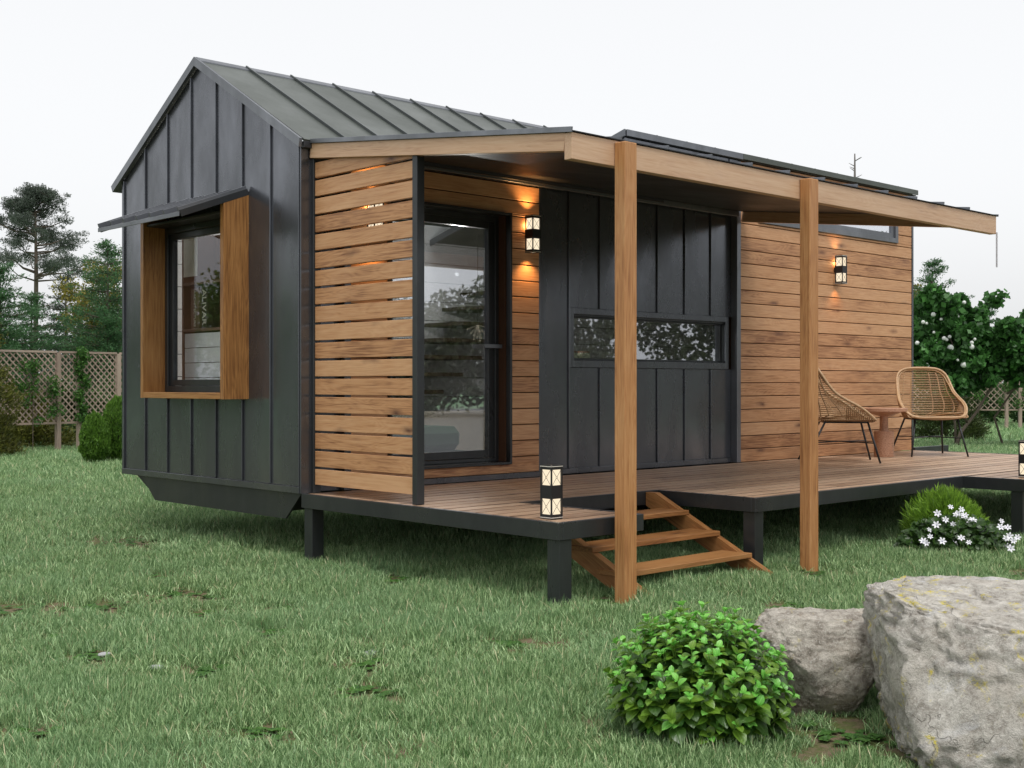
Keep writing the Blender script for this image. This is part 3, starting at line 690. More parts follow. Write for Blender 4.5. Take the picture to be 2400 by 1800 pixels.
frame(cw, 'window_frame', 10.664, 13.296, 3.018, 3.40, .05, 7.59, 7.65, M['trim'])
box('pane', 10.70, 13.26, 7.61, 7.616, 3.06, 3.36, M['clerestory_glass'], cw, 0)
# --- shed roof over the second section, falling towards the back
sr = node('shed_roof', house, (11, 7.53, 3.6))
ns = Vector((0, .28, 1)).normalized()
def shp(x, y, dz=0): return Vector((x, y, 3.622 - .28 * (y - 7.555) + dz))
for a, b in ((8.525, 10.29), (10.29, 13.78)):
    n = max(1, round((b - a) / .43)); st = (b - a) / n
    for i in range(n):
        x = a + (i + .5) * st; ye = 10.55
        bar('roof_panel', shp(x, 7.56) - ns * .01, shp(x, ye) - ns * .01, st - .003, .02, M['roof'], sr, up=ns)
        if ye < 10: bar('pane', shp(x, 8.5) - ns * .01, shp(x, 10.55) - ns * .01, st - .003, .006, M['glass_clear'], sr, up=ns)
        if i < n - 1: bar('roof_seam', shp(x + st / 2, 7.556) + ns * .003, shp(x + st / 2, 10.55) + ns * .003, .02, .012, M['roof_seam'], sr, up=ns)
box('fascia', 8.53, 10.29, 7.545, 7.562, 3.562, 3.623, M['trim'], sr)
box('fascia', 10.293, 13.775, 7.543, 7.56, 3.566, 3.623, M['roof'], sr)
mb = MB(); mb.prism([(7.56, 3.562), (7.56, 3.625), (10.55, 3.625 - .28 * 2.99), (10.55, 3.562 - .28 * 2.99)], 'x', 8.507, 8.525); mb.build('rake_trim', M['trim'], sr)
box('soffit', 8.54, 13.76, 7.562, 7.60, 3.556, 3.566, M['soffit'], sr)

# --- gable window in its projecting wooden box, with a ribbed awning
gwn = node('gable_window', house, (GX, 9.0, 1.2))
BX = 4.826; B0, B1 = 8.306, 9.64
def aw_z(x): return 2.551 + (x - 4.465) * (2.769 - 2.551) / (5.04 - 4.465)      # centre plane of the awning
bt = .048
def side_board(name, y0, y1):
    mb = MB(); mb.prism([(BX, 1.185), (GX + .06, 1.185), (GX + .06, aw_z(GX) + .0), (GX, aw_z(GX) - .027), (BX, aw_z(BX) - .027)], 'y', 0, y1 - y0)
    R = Matrix.Translation((0, y0, 0))
    # turn so that local X runs up the board
    Q = Matrix.Rotation(-math.pi / 2, 4, 'Y'); me = mb.me(name, M['boxwood']); me.transform(R); me.transform(Q.inverted())
    return link(bpy.data.objects.new(name, me), gwn, Q)
side_board('box_side', B0, B0 + bt); side_board('box_side', B1 - bt, B1)
box('box_sill', BX, GX + .06, B0 + bt, B1 - bt, 1.185, 1.185 + bt, M['boxwood'], gwn)
box('box_head', BX + .03, GX + .06, B0 + bt, B1 - bt, 2.60, 2.62, M['soffit'], gwn)
def yframe(parent, name, y0, y1, z0, z1, w, x0, x1, mat):
    box(name, x0, x1, y0, y0 + w, z0, z1, mat, parent); box(name, x0, x1, y1 - w, y1, z0, z1, mat, parent)
    box(name, x0, x1, y0 + w, y1 - w, z1 - w, z1, mat, parent); box(name, x0, x1, y0 + w, y1 - w, z0, z0 + w, mat, parent)
yframe(gwn, 'window_frame', B0 + bt + .001, B1 - bt - .001, 1.234, 2.599, .05, GX - .02, GX + .05, M['metal_frame'])
yframe(gwn, 'sash', B0 + bt + .052, B1 - bt - .052, 1.285, 2.548, .05, GX + .0, GX + .045, M['metal_frame'])
box('pane', GX + .02, GX + .026, B0 + bt + .10, B1 - bt - .10, 1.333, 2.50, M['glass_clear'], gwn, 0)
aw = node('awning', house, (4.75, 9, 2.65))
A0 = Vector((4.465, 0, 2.551)); A1 = Vector((GX, 0, 2.769)); an = Vector((-(A1.z - A0.z), 0, A1.x - A0.x)).normalized()
ymid = (B0 + B1) / 2
bar('awning_sheet', A0 + Vector((.006, ymid, 0)) + an * .002, A1 + Vector((0, ymid, 0)) + an * .002, B1 - B0 - .01, .008, M['soffit'], aw, up=an)
for i in range(7):
    y = B0 + .010 + i * (B1 - B0 - .02) / 6
    bar('awning_rib', A0 + Vector((.0, y, 0)) + an * .028, A1 + Vector((-.004, y, 0)) + an * .028, .012, .038, M['trim'], aw, up=an)
bar('awning_edge', Vector((4.460, B0 - .002, 2.546)), Vector((4.460, B1 + .002, 2.546)), .008, .032, M['trim'], aw)
for y in (B0 + .003, B1 - .003):
    bar('awning_side', A0 + Vector((.006, y, 0)), A1 + Vector((0, y, 0)), .008, .050, M['metal_frame'], aw, up=an)

# --- what shows inside: stair, panels
ist = node('inner_stair', house, (6.5, 9.9, .55))
for i in range(-3, 7):
    x1 = 8.12 + .26 * i; z = 1.24 + .176 * i
    box('inner_tread', x1 - .78, x1, 9.65, 10.30, z - .04, z, M['inner_dark'], ist)

box('interior_bench', 6.3, 9.9, 9.2, 9.6, .55, 1.03, M['inner_floor'], house)
# ================================================================== things inside the house
pl_ = thing('pendant_lamp', 'small lit bead pendant sparkling behind the glass door', 'lamp', (8.0, 9.0, 1.7))
mb = MB(); mb.tube([(8.0, 9.0, 1.85), (8.0, 9.0, 2.98)], .003, 5); mb.build('cord', M['black'], pl_)
for i in range(11):
    a = i * 2.4; mb = MB(); rr = .03 + .09 * (i / 11); c = (8.0 + rr * math.cos(a), 9.0 + rr * math.sin(a), 1.72 + .012 * i)
    mb.lathe([(0, -.006), (.006, 0), (0, .006)], c, 6); mb.tube([c, (8.0, 9.0, 1.87)], .001, 3); mb.build('bead', M['glow'], pl_)
L = bpy.data.lights.new('room_fill_light', 'POINT'); L.energy = 42; L.color = (1.0, .95, .88); L.shadow_soft_size = .015
link(bpy.data.objects.new('room_fill_light', L), pl_, Matrix.Translation((7.4, 8.6, 2.3)))  # fill light added to brighten the room, set apart from the beads
pouf = thing('pouf', 'dark green fabric pouf on the floor behind the glass door', 'pouf', (6.8, 8.75, .55))
for i, (z, h, w) in enumerate(((.552, .15, .80), (.705, .215, .76))):
    me = box_mesh(w, w, h, M['green_fabric'], .06); link(bpy.data.objects.new('cushion', me), pouf, Matrix.Translation((6.98, 8.85, z + h / 2)))
sh = thing('bookshelf', 'brown bookshelf with pale drawers seen through the gable window', 'bookshelf', (5.4, 9.3, .55))
for z in (1.745, 2.14): box('shelf', 5.26, 5.56, 8.6, 9.72, z, z + .025, M['inner_brown'], sh)
for i in range(9): box('drawer_front', 5.262, 5.28, 8.6, 9.70, .60 + i * .126, .60 + i * .126 + .121, M['inner_wall'], sh)
box('side_panel', 5.262, 5.56, 9.721, 9.75, .55, 2.6, M['inner_brown'], sh); box('back_panel', 5.56, 5.57, 8.6, 9.75, .55, 2.6, M['inner_brown'], sh)
def text_obj(s, size, mat, parent, Mx, name='lettering'):
    cu = bpy.data.curves.new(name, 'FONT'); cu.body = s; cu.size = size; cu.extrude = .0015; cu.align_x = 'CENTER'; cu.align_y = 'CENTER'
    tmp = bpy.data.objects.new('tmp', cu); me = bpy.data.meshes.new_from_object(tmp); bpy.data.objects.remove(tmp)
    me.materials.clear(); me.materials.append(mat); return link(bpy.data.objects.new(name, me), parent, Mx)
# text plane facing -X, reading downwards
TX = Matrix(((0, 0, -1, 0), (0, -1, 0, 0), (-1, 0, 0, 0), (0, 0, 0, 1)))
TX = Matrix.Identity(4); TX.col[0] = Vector((0, 0, -1, 0)); TX.col[1] = Vector((0, -1, 0, 0)); TX.col[2] = Vector((-1, 0, 0, 0))
bk = thing('book', 'dark box with pale ALIVAR lettering down its spine in the gable window', 'book', (5.3, 9.37, 1.77))
box('cover', 5.265, 5.40, 9.325, 9.42, 1.772, 2.12, M['inner_dark'], bk)
text_obj('ALIVAR', .092, M['paper'], bk, Matrix.Translation((5.262, 9.372, 1.945)) @ TX)
bk2 = thing('book', 'reddish brown book with faint ARCHITECTURE lettering on its spine', 'book', (5.3, 9.53, 1.77))
box('cover', 5.265, 5.40, 9.46, 9.60, 1.772, 2.11, M['inner_brown'], bk2)
text_obj('ARCHITECTURE', .043, M['paper'], bk2, Matrix.Translation((5.262, 9.53, 1.94)) @ TX)
pp = thing('roller_poster', 'pale hanging chart with a top rail behind the gable window', 'poster', (5.24, 9.55, 2.2))
box('sheet', 5.235, 5.239, 9.44, 9.67, 2.21, 2.53, M['paper'], pp, 0); box('top_rail', 5.225, 5.245, 9.30, 9.70, 2.53, 2.55, M['paper'], pp)
for (jx, lab) in ((8.16, 'cream jar with a brown lid on the kitchen sill, left one'), (8.32, 'cream jar with a brown lid on the kitchen sill, nearer the wood post')):
    j = thing('jar', lab, 'jar', (jx, 7.90, 1.50), group='jars on the kitchen sill')
    mb = MB(); mb.lathe([(.0, 0), (.06, 0), (.065, .01), (.065, .08), (.06, .085), (0, .085)], (jx, 7.90, 1.50), 20); mb.build('jar_body', M['jar'], j, smooth=False)
    mb = MB(); mb.lathe([(.0, .086), (.062, .086), (.062, .10), (0, .10)], (jx, 7.90, 1.50), 20); mb.build('lid', M['tablewood'], j)
box('worktop', 7.7, 10.2, 7.81, 8.3, 1.45, 1.495, M['inner_dark'], house)

# ================================================================== DECK
deck = thing('deck', 'raised wooden deck with charcoal steel edge beams along the tiny house', 'deck', (GX, 4.98, 0))
FT, FB = .509, .408
def fascia(x0, x1, y0, y1): box('edge_beam', x0, x1, y0, y1, FB, FT, M['metal_frame'], deck, .002)
fascia(GX, GX + .035, 4.975, 7.585)                  # left end
fascia(GX + .036, 5.775, 4.975, 5.01)                # left front
fascia(5.745, 5.78, 5.011, 6.019)                    # notch, left side
fascia(5.746, 7.175, 6.02, 6.055)                    # notch, back
fascia(7.14, 7.175, 5.17, 6.019)                     # notch, right side
fascia(7.14, 10.134, 5.135, 5.17)                    # right front
fascia(10.134, 10.169, 4.40, 5.17)
fascia(10.17, 13.76, 4.40, 4.435); fascia(13.725, 13.76, 4.436, 7.58)
REG = [(GX + .037, 13.722, 6.057, 7.583), (GX + .037, 5.743, 5.012, 6.055), (7.178, 13.722, 5.172, 6.055), (10.172, 13.722, 4.437, 5.170)]
pitch = .1535
for (x0, x1, y0, y1) in REG:
    k = 0
    while True:
        b = 7.583 - k * pitch; a = b - pitch + .022; k += 1
        if b <= y0: break
        aa, bb = max(a, y0), min(b, y1)
        if bb - aa < .03: continue
        # boards are butted at random joints on the long runs
        xs = [x0]; 
        if x1 - x0 > 4:
            x = x0 + random.uniform(1.2, 3.4)
            while x < x1 - .8: xs.append(x); x += random.uniform(2.4, 3.6)
        xs.append(x1)
        for p, q in zip(xs[:-1], xs[1:]):
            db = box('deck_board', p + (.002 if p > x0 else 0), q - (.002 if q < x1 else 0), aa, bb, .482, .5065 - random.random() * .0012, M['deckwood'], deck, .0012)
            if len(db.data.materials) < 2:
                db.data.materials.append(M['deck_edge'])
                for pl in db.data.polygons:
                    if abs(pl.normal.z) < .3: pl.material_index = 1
mb = MB(); 
for (x0, x1, y0, y1) in REG: mb.box(x0 + .005, x1 - .005, y0 + .005, y1 - .005, .462, .474)
mb.build('joist_layer', M['soffit'], deck)
for (x, y) in ((5.056, 4.986), (5.056, 7.47), (7.156, 5.150), (10.03, 5.150), (10.150, 4.62), (13.6, 4.45)):
    box('deck_leg', x, x + .10, y, y + .10, -.05, FB - .002, M['metal_frame'], deck, .002)

# ================================================================== STAIRS
stairs = thing('steps', 'three tread open wooden steps in the deck notch', 'steps', (6.4, 5.0, 0))
def stringer(x0, x1):
    top = lambda y: .018 + .487 * (y - 4.91)
    mb = MB(); mb.prism([(4.885, 0.0), (5.17, 0.0), (6.015, .405), (6.015, .503), (5.93, .503)], 'x', 0, x1 - x0)
    me = mb.me('stringer', M['stair']); d = Vector((0, 1.1, .536)).normalized()
    Q = Matrix.Identity(4); z = Vector((0, -d.z, d.y)); y = z.cross(d)
    Q.col[0] = (*d, 0); Q.col[1] = (*y, 0); Q.col[2] = (*z, 0); me.transform(Matrix.Translation((x0, 0, 0))); me.transform(Q.inverted())
    link(bpy.data.objects.new('stringer', me), stairs, Q)
stringer(5.742, 5.80); stringer(7.005, 7.06)
for (y, z) in ((5.633, .397), (5.357, .271), (5.085, .143)):
    box('tread', 5.725, 7.035, y, y + .235, z - .033, z, M['stair'], stairs, .003)

# ================================================================== CANOPY
can = thing('canopy', 'lean-to porch canopy of pale wood beams with a charcoal sheet roof on two posts', 'canopy', (5.04, 4.9, 0))
CS = .1168
def cz(y): return 2.742 + CS * (y - 4.93)
box('front_beam', 5.105, 10.335, 4.936, 4.996, 2.585, 2.737, M['beam'], can, .002)
def side_beam(x0, x1, y1=7.583):
    xm = (x0 + x1) / 2; bar('side_beam', Vector((xm, 4.997, cz(4.997) - .061)), Vector((xm, y1, cz(y1) - .061)), x1 - x0, .104, M['beam'], can)
side_beam(5.105, 5.16, 7.57); side_beam(10.283, 10.335, 7.56)
nc = Vector((0, -CS, 1)).normalized()
cs = [5.10, 5.5225] + [5.955 + .4325 * i for i in range(11)]; cs[-1] = 10.35
for a, b in zip(cs[:-1], cs[1:]):
    bar('roof_sheet', Vector(((a + b) / 2, 4.925, cz(4.925) + .002)), Vector(((a + b) / 2, 7.54, cz(7.54) + .002)), b - a - .001, .006, M['metal_frame'], can, up=nc, bevel=0)
for x in cs[1:-1]:
    bar('roof_rib', Vector((x, 4.93, cz(4.93) + .016)), Vector((x, 7.535, cz(7.535) + .016)), .014, .023, M['trim'], can, up=nc)
bar('edge_flashing', Vector((5.096, 4.925, cz(4.925) + .008)), Vector((5.096, 7.55, cz(7.55) + .008)), .012, .032, M['trim'], can, up=nc)
bar('edge_flashing', Vector((10.355, 4.925, cz(4.925) + .004)), Vector((10.355, 7.54, cz(7.54) + .004)), .008, .02, M['trim'], can, up=nc)
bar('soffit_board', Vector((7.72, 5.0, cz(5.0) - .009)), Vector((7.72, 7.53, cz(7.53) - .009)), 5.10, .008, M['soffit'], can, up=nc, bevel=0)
for x0 in (5.463, 7.377): box('post', x0, x0 + .106, 4.85, 4.934, -.05, 2.722, M['post'], can, .004)
box('hanging_strip', 10.318, 10.336, 4.922, 4.932, 2.30, 2.60, M['pale_strip'], can)

# ================================================================== SLATTED SCREEN
scr = thing('slatted_screen', 'wooden slat privacy screen between two charcoal posts on the deck', 'screen', (5.13, 6.9, DZ))
box('post', 5.125, 5.188, 6.363, 6.414, DZ + .001, 2.80, M['metal_frame'], scr, .002)
box('post', 5.125, 5.188, 7.554, 7.614, DZ + .001, 2.93, M['metal_frame'], scr, .002)
for k in range(18):
    z = .571 + .1306 * k
    box('slat', 5.137, 5.165, 6.415, 7.553, z, z + .1125, M['slats'], scr, .002)

# ================================================================== LANTERNS
def make_lantern(name, label, cat, x, y, z, group, wall=False):
    """square tube lantern with two tiers of lit windows; x,y = near left corner, z = base"""
    t = thing(name, label, cat, (x + .047, y + .047, z), group=group); W = .094; H = .315
    def ring(z0, z1, inset=0, mat=M['black'], nm='casing', cc=None):
        mb = MB(); mb.box(x + inset, x + W - inset, y + inset, y + W - inset, z0, z1); return mb.build(nm, mat, t)
    core = MB(); core.box(x + .010, x + W - .010, y + .010, y + W - .010, z + .014, z + H - .014); core.build('lit_glass', M['glow'], t)
    mb = MB(); e = .008
    for (cx, cy) in ((x, y), (x + W - e, y), (x, y + W - e), (x + W - e, y + W - e)): mb.box(cx, cx + e, cy, cy + e, z + .006, z + H - .006)
    bands = ((.006, .026), (.118, .197), (.289, .309))
    for (a, b) in bands:
        mb.box(x + e, x + W - e, y + .001, y + e - .001, z + a, z + b); mb.box(x + e, x + W - e, y + W - e + .001, y + W - .001, z + a, z + b)
        mb.box(x + .001, x + e - .001, y + e, y + W - e, z + a, z + b); mb.box(x + W - e + .001, x + W - .001, y + e, y + W - e, z + a, z + b)
    mb.build('casing', M['black'], t)
    # crossed glazing bars with a ring at the crossing
    for (z0, z1) in ((.026, .118), (.197, .289)):
        for face in range(4):
            b = MB(); rr = .0016; u0, u1 = .010, W - .010; zc = (z0 + z1) / 2
            def P(u, w):
                return ((x + u, y + .003, z + w), (x + W - .003, y + u, z + w), (x + u, y + W - .003, z + w), (x + .003, y + u, z + w))[face]
            for (ua, wa) in ((u0, z0), (u1, z0), (u0, z1), (u1, z1)):
                um = (u0 + u1) / 2; f = .16; b.tube([P(ua, wa), P(um + (ua - um) * f, zc + (wa - zc) * f)], rr, 4)
            b.tube([P((u0 + u1) / 2 + .0065 * math.cos(q * math.pi / 4), zc + .0065 * math.sin(q * math.pi / 4)) for q in range(8)], rr, 4, closed=True)
            b.build('glazing_bars', M['black'], t)
    for (a, b_, m, ins) in ((0, .005, M['black'], 0), (.0052, .009, M['white_line'], -.001), (H - .009, H - .0052, M['white_line'], -.001), (H - .005, H, M['black'], 0)):
        mb = MB()
        i = ins
        for (p, q, r, s) in ((x + i, x + W - i, y + i, y + .012), (x + i, x + W - i, y + W - .012, y + W - i), (x + i, x + .012, y + .012, y + W - .012), (x + W - .012, x + W - i, y + .012, y + W - .012)):
            mb.box(p, q, r, s, z + a, z + b_)
        mb.build('end_plate', m, t)
    if wall:
        box('wall_bracket', x + .03, x + W - .03, y + W, 7.60, z + .13, z + .185, M['black'], t)
        L = bpy.data.lights.new('lamp_halo', 'POINT'); L.energy = 1.1 if x < 8 else .5; L.color = (1.0, .48, .16); L.shadow_soft_size = .02
        link(bpy.data.objects.new('lamp_halo', L), t, Matrix.Translation((x + W / 2, y + W + .014, z + H * .75)))
        for sgn, zz in ((1, z + H + .006), (-1, z - .006)):
            L = bpy.data.lights.new('lamp_light', 'SPOT'); L.energy = 9.0 if x < 8 else 2.5; L.color = (1.0, .50, .17); L.spot_size = rad(110); L.spot_blend = .9; L.shadow_soft_size = .012
            lo = bpy.data.objects.new('lamp_light', L); Mx = Matrix.Translation((x + W / 2, y + W / 2, zz)) @ (Matrix.Rotation(math.pi, 4, 'X') if sgn > 0 else Matrix.Identity(4))
            link(lo, t, Mx)
    return t
make_lantern('wall_lantern', 'lit black wall lantern on the dark wood strip beside the glass door', 'lantern', 7.262, 7.475, 2.405, 'lit two tier lanterns', True)
make_lantern('wall_lantern', 'lit black wall lantern glimpsed through the upper slats of the wooden screen', 'lantern', 5.612, 7.475, 2.405, 'lit two tier lanterns', True)
make_lantern('wall_lantern', 'lit black wall lantern on the long wood wall above the rattan chairs', 'lantern', 11.985, 7.465, 2.402, 'lit two tier lanterns', True)
make_lantern('deck_lantern', 'lit black lantern standing on the near corner of the deck by the steps', 'lantern', 5.150, 5.145, DZ + .001, 'lit two tier lanterns')
make_lantern('deck_lantern', 'lit black lantern on the far deck corner, cut by the picture edge', 'lantern', 10.372, 4.665, DZ + .001, 'lit two tier lanterns')

# ================================================================== CHAIRS AND TABLE
def make_chair():
    t = thing('rattan_chair', 'woven rattan tub chair seen from the front beside the low table', 'chair', (0, 0, 0), group='rattan tub chairs on the deck')
    SW = .30; SZ = .46                      # half width, seat height
    # rim, right half: (x, y, z) from the front centre round the arm to the top of the back; -y is the front
    half = [(.0, -.33, .425), (.16, -.33, .425), (.25, -.325, .43), (.315, -.29, .455), (.355, -.21, .525), (.36, -.12, .585), (.345, -.02, .635), (.32, .08, .70), (.305, .15, .79), (.29, .20, .87), (.255, .235, .93), (.19, .25, .965), (.10, .258, .975), (0, .26, .977)]
    full = half + [(-x, y, z) for x, y, z in half[-2:0:-1]]
    def smooth(pts, it=2):
        pts = [Vector(p) for p in pts]
        for _ in range(it):
            q = []
            for i in range(len(pts)): a, b = pts[i], pts[(i + 1) % len(pts)]; q += [a * .75 + b * .25, a * .25 + b * .75]
            pts = q
        return pts
    rim = smooth(full)
    mb = MB(); mb.tube(rim, .0135, 8, closed=True)
    mb.tube([p * 1.0 + Vector((-.018 if p.x > 0 else .018, 0, -.004)) * min(1, abs(p.x) * 6) + Vector((0, .004, -.014 if p.z > .8 else .004)) for p in rim], .008, 6, closed=True)
    mb.build('rim', M['rattan'], t, smooth=True)
    def rim_at(z):                       # side y of the rim at height z, with its x
        H = [Vector(p) for p in half[2:]]
        for a, b in zip(H[:-1], H[1:]):
            if a.z <= z <= b.z and b.z > a.z:
                f = (z - a.z) / (b.z - a.z); q = a.lerp(b, f); return q.x, q.y
        return .1, .257
    def back_point(u, z):
        """u in -1..1 round the shell at height z"""
        rx, ry = rim_at(z); yb = .20 + .07 * (z - .43) / .55; amp = rx
        ph = u * math.pi / 2; e = .62
        xx = amp * (1 if u > 0 else -1) * abs(math.sin(ph)) ** e * (.82 + .18 * abs(u)) ; yy = ry + (yb - ry) * (math.cos(ph) ** .75 if abs(u) < 1 else 0)
        return Vector((xx, yy, z))
    for sgn in (1,):
        mb = MB(); z = .435
        while z < .962:
            pts = [back_point(u / 12, z) for u in range(-12, 13)]; mb.tube(pts, .0042, 5); z += .0195
    mb.build('back_weave', M['rattan'], t, smooth=True)
    for u in (-.9, -.68, -.42, -.16, .16, .42, .68, .9):
        pts = []; z = .43
        while z < .97:
            rx, ry = rim_at(z); p = back_point(u, z); pts.append(p + Vector((0, .008 * (1 - abs(u)), 0)) ); z += .045
            if abs(u) > .6 and z > .6 + (1 - abs(u)) * .9: break
        mb = MB(); mb.tube(pts, .0065, 6); mb.build('back_rib', M['rattan'], t, smooth=True)
    mb = MB()
    for i in range(34):
        y = -.32 + i * .0155; w = .30 if y < .05 else .30 * math.sqrt(max(.05, 1 - ((y - .05) / .17) ** 2)) if y < .215 else .05
        pts = [Vector((w * f, y, .432 - .028 * (1 - f * f))) for f in (-1, -.6, -.2, .2, .6, 1)]; mb.tube(pts, .0075, 5)
    mb.build('seat_weave', M['rattan'], t, smooth=True)
    mb = MB()
    for s in (-1, 1):
        for i in range(16):
            f = i / 15; y = -.31 + f * .28; x1, z1 = .345, .44 + f * .17
            mb.tube([Vector((s * .29, y, .42)), Vector((s * .325, y, .42 + (z1 - .42) * .5)), Vector((s * (.33 + .02 * f), y, z1))], .006, 5)
    mb.build('side_weave', M['rattan'], t, smooth=True)
    top = {(-1, -1): (-.235, -.25), (1, -1): (.235, -.25), (-1, 1): (-.21, .17), (1, 1): (.21, .17)}
    bot = {(-1, -1): (-.31, -.36), (1, -1): (.31, -.36), (-1, 1): (-.30, .38), (1, 1): (.30, .38)}
    for k in top:
        mb = MB(); mb.tube([(*top[k], .405), (*bot[k], .0)], .0105, 8); mb.build('leg', M['chairleg'], t, smooth=True)
    mb = MB(); q = [(*top[k], .405) for k in ((-1, -1), (1, -1), (1, 1), (-1, 1))]
    for a, b in zip(q, q[1:] + q[:1]): mb.tube([a, b], .0095, 6)
    mb.build('seat_frame', M['chairleg'], t)
    def at(k, z): f = (z - .405) / (-.405); return Vector(((top[k][0] + (bot[k][0] - top[k][0]) * f), (top[k][1] + (bot[k][1] - top[k][1]) * f), z))
    for a, b in (((-1, -1), (1, 1)), ((1, -1), (-1, 1))):
        mb = MB(); mb.tube([at(a, .20), Vector((0, 0, .205)), at(b, .20)], .0065, 6); mb.build('stretcher', M['chairleg'], t)
    return t
def dup(root, Mx, label=None):
    r = root.copy(); COL.objects.link(r); r.matrix_basis = Mx
    if label: r['label'] = label
    for c in list(root.children):
        d = c.copy(); COL.objects.link(d); d.parent = r; d.matrix_parent_inverse = c.matrix_parent_inverse.copy()
        for g in c.children:
            e = g.copy(); COL.objects.link(e); e.parent = d
    return r
chair = make_chair()
def place(o, x, y, z, ang): o.matrix_basis = Matrix.Translation((x, y, z)) @ Matrix.Rotation(ang, 4, 'Z')
# right chair: front (-y local) points to (-.65,-.76)
def face(dx, dy): return math.atan2(dy, dx) + math.pi / 2
place(chair, 12.93, 6.96, DZ, face(-.67, -.74))
dup(chair, Matrix.Translation((11.21, 7.02, DZ)) @ Matrix.Rotation(face(.64, -.77), 4, 'Z'), 'rattan tub chair in side view, half hidden by the wood post')
tb = thing('side_table', 'turned reddish wood pedestal side table between the rattan chairs', 'table', (12.24, 7.11, DZ))
mb = MB(); mb.lathe([(0, .001), (.104, .001), (.106, .006), (.106, .272), (.098, .282), (.05, .286), (.0, .286)], (12.24, 7.11, DZ), 40); mb.build('base', M['tablewood'], tb)
mb = MB(); mb.lathe([(0, .285), (.052, .285), (.046, .30), (.044, .44), (.05, .445), (0, .445)], (12.24, 7.11, DZ), 32); mb.build('stem', M['tablewood'], tb)
mb = MB(); mb.lathe([(0, .443), (.055, .443), (.07, .449), (.205, .492), (.245, .494), (.247, .498), (.247, .528), (.243, .532), (0, .532)], (12.24, 7.11, DZ), 48); mb.build('table_top', M['tablewood'], tb)

# ================================================================== FENCES
def lattice_fence(name, label, P0, d, spans, posts, pitch, z0=.575, z1=1.89, group=None):
    """P0 origin, d unit direction; spans = (s0,s1) lattice panels; posts = s positions"""
    t = thing(name, label, 'fence', (P0[0], P0[1], 0), group=group); d = Vector((d[0], d[1], 0)).normalized(); nn = Vector((-d.y, d.x, 0))
    def W(s, z, off=0): return Vector((P0[0], P0[1], 0)) + d * s + nn * off + Vector((0, 0, z))
    for s in posts: bar('post', W(s, -.05), W(s, z1 + .01), .085, .085, M['fence'], t, up=nn)
    for (a, b) in spans:
        bar('top_rail', W(a, z1 + .02), W(b, z1 + .02), .05, .04, M['fence'], t); bar('bottom_rail', W(a, z0 - .02), W(b, z0 - .02), .05, .04, M['fence'], t)
        for sgn in (1, -1):
            c = -(z1 - z0)
            while c < (b - a):
                s0 = max(0, c); s1 = min(b - a, c + (z1 - z0))
                if s1 - s0 > .04:
                    za = z0 + (s0 - c); zb = z0 + (s1 - c)
                    if sgn < 0: za, zb = z1 - (s0 - c), z1 - (s1 - c)
                    bar('slat', W(a + s0, za, .012 * sgn), W(a + s1, zb, .012 * sgn), .010, .026, M['fence'], t, up=nn.cross(Vector((0, 0, 1))) * 0 + Vector((0, 0, 1)), bevel=0)
                c += pitch * 1.414
    return t
dl = (1.0, .17)
lattice_fence('lattice_fence', 'weathered wooden lattice fence beside the dark gable wall', (9.95, 23.25), dl, [(-1.9, -.04), (.04, .42), (.50, 1.30), (1.38, 3.0)], [-1.94, 0, .46, 1.34, 3.04], .092)
lattice_fence('lattice_fence', 'wooden lattice fence behind the flowering tree and the deck', (33.0, 18.2), (.729, -.684), [(-1.0, 2.6), (2.72, 3.0), (3.1, 5.4)], [-1.04, .8, 2.66, 3.05, 5.44], .13)

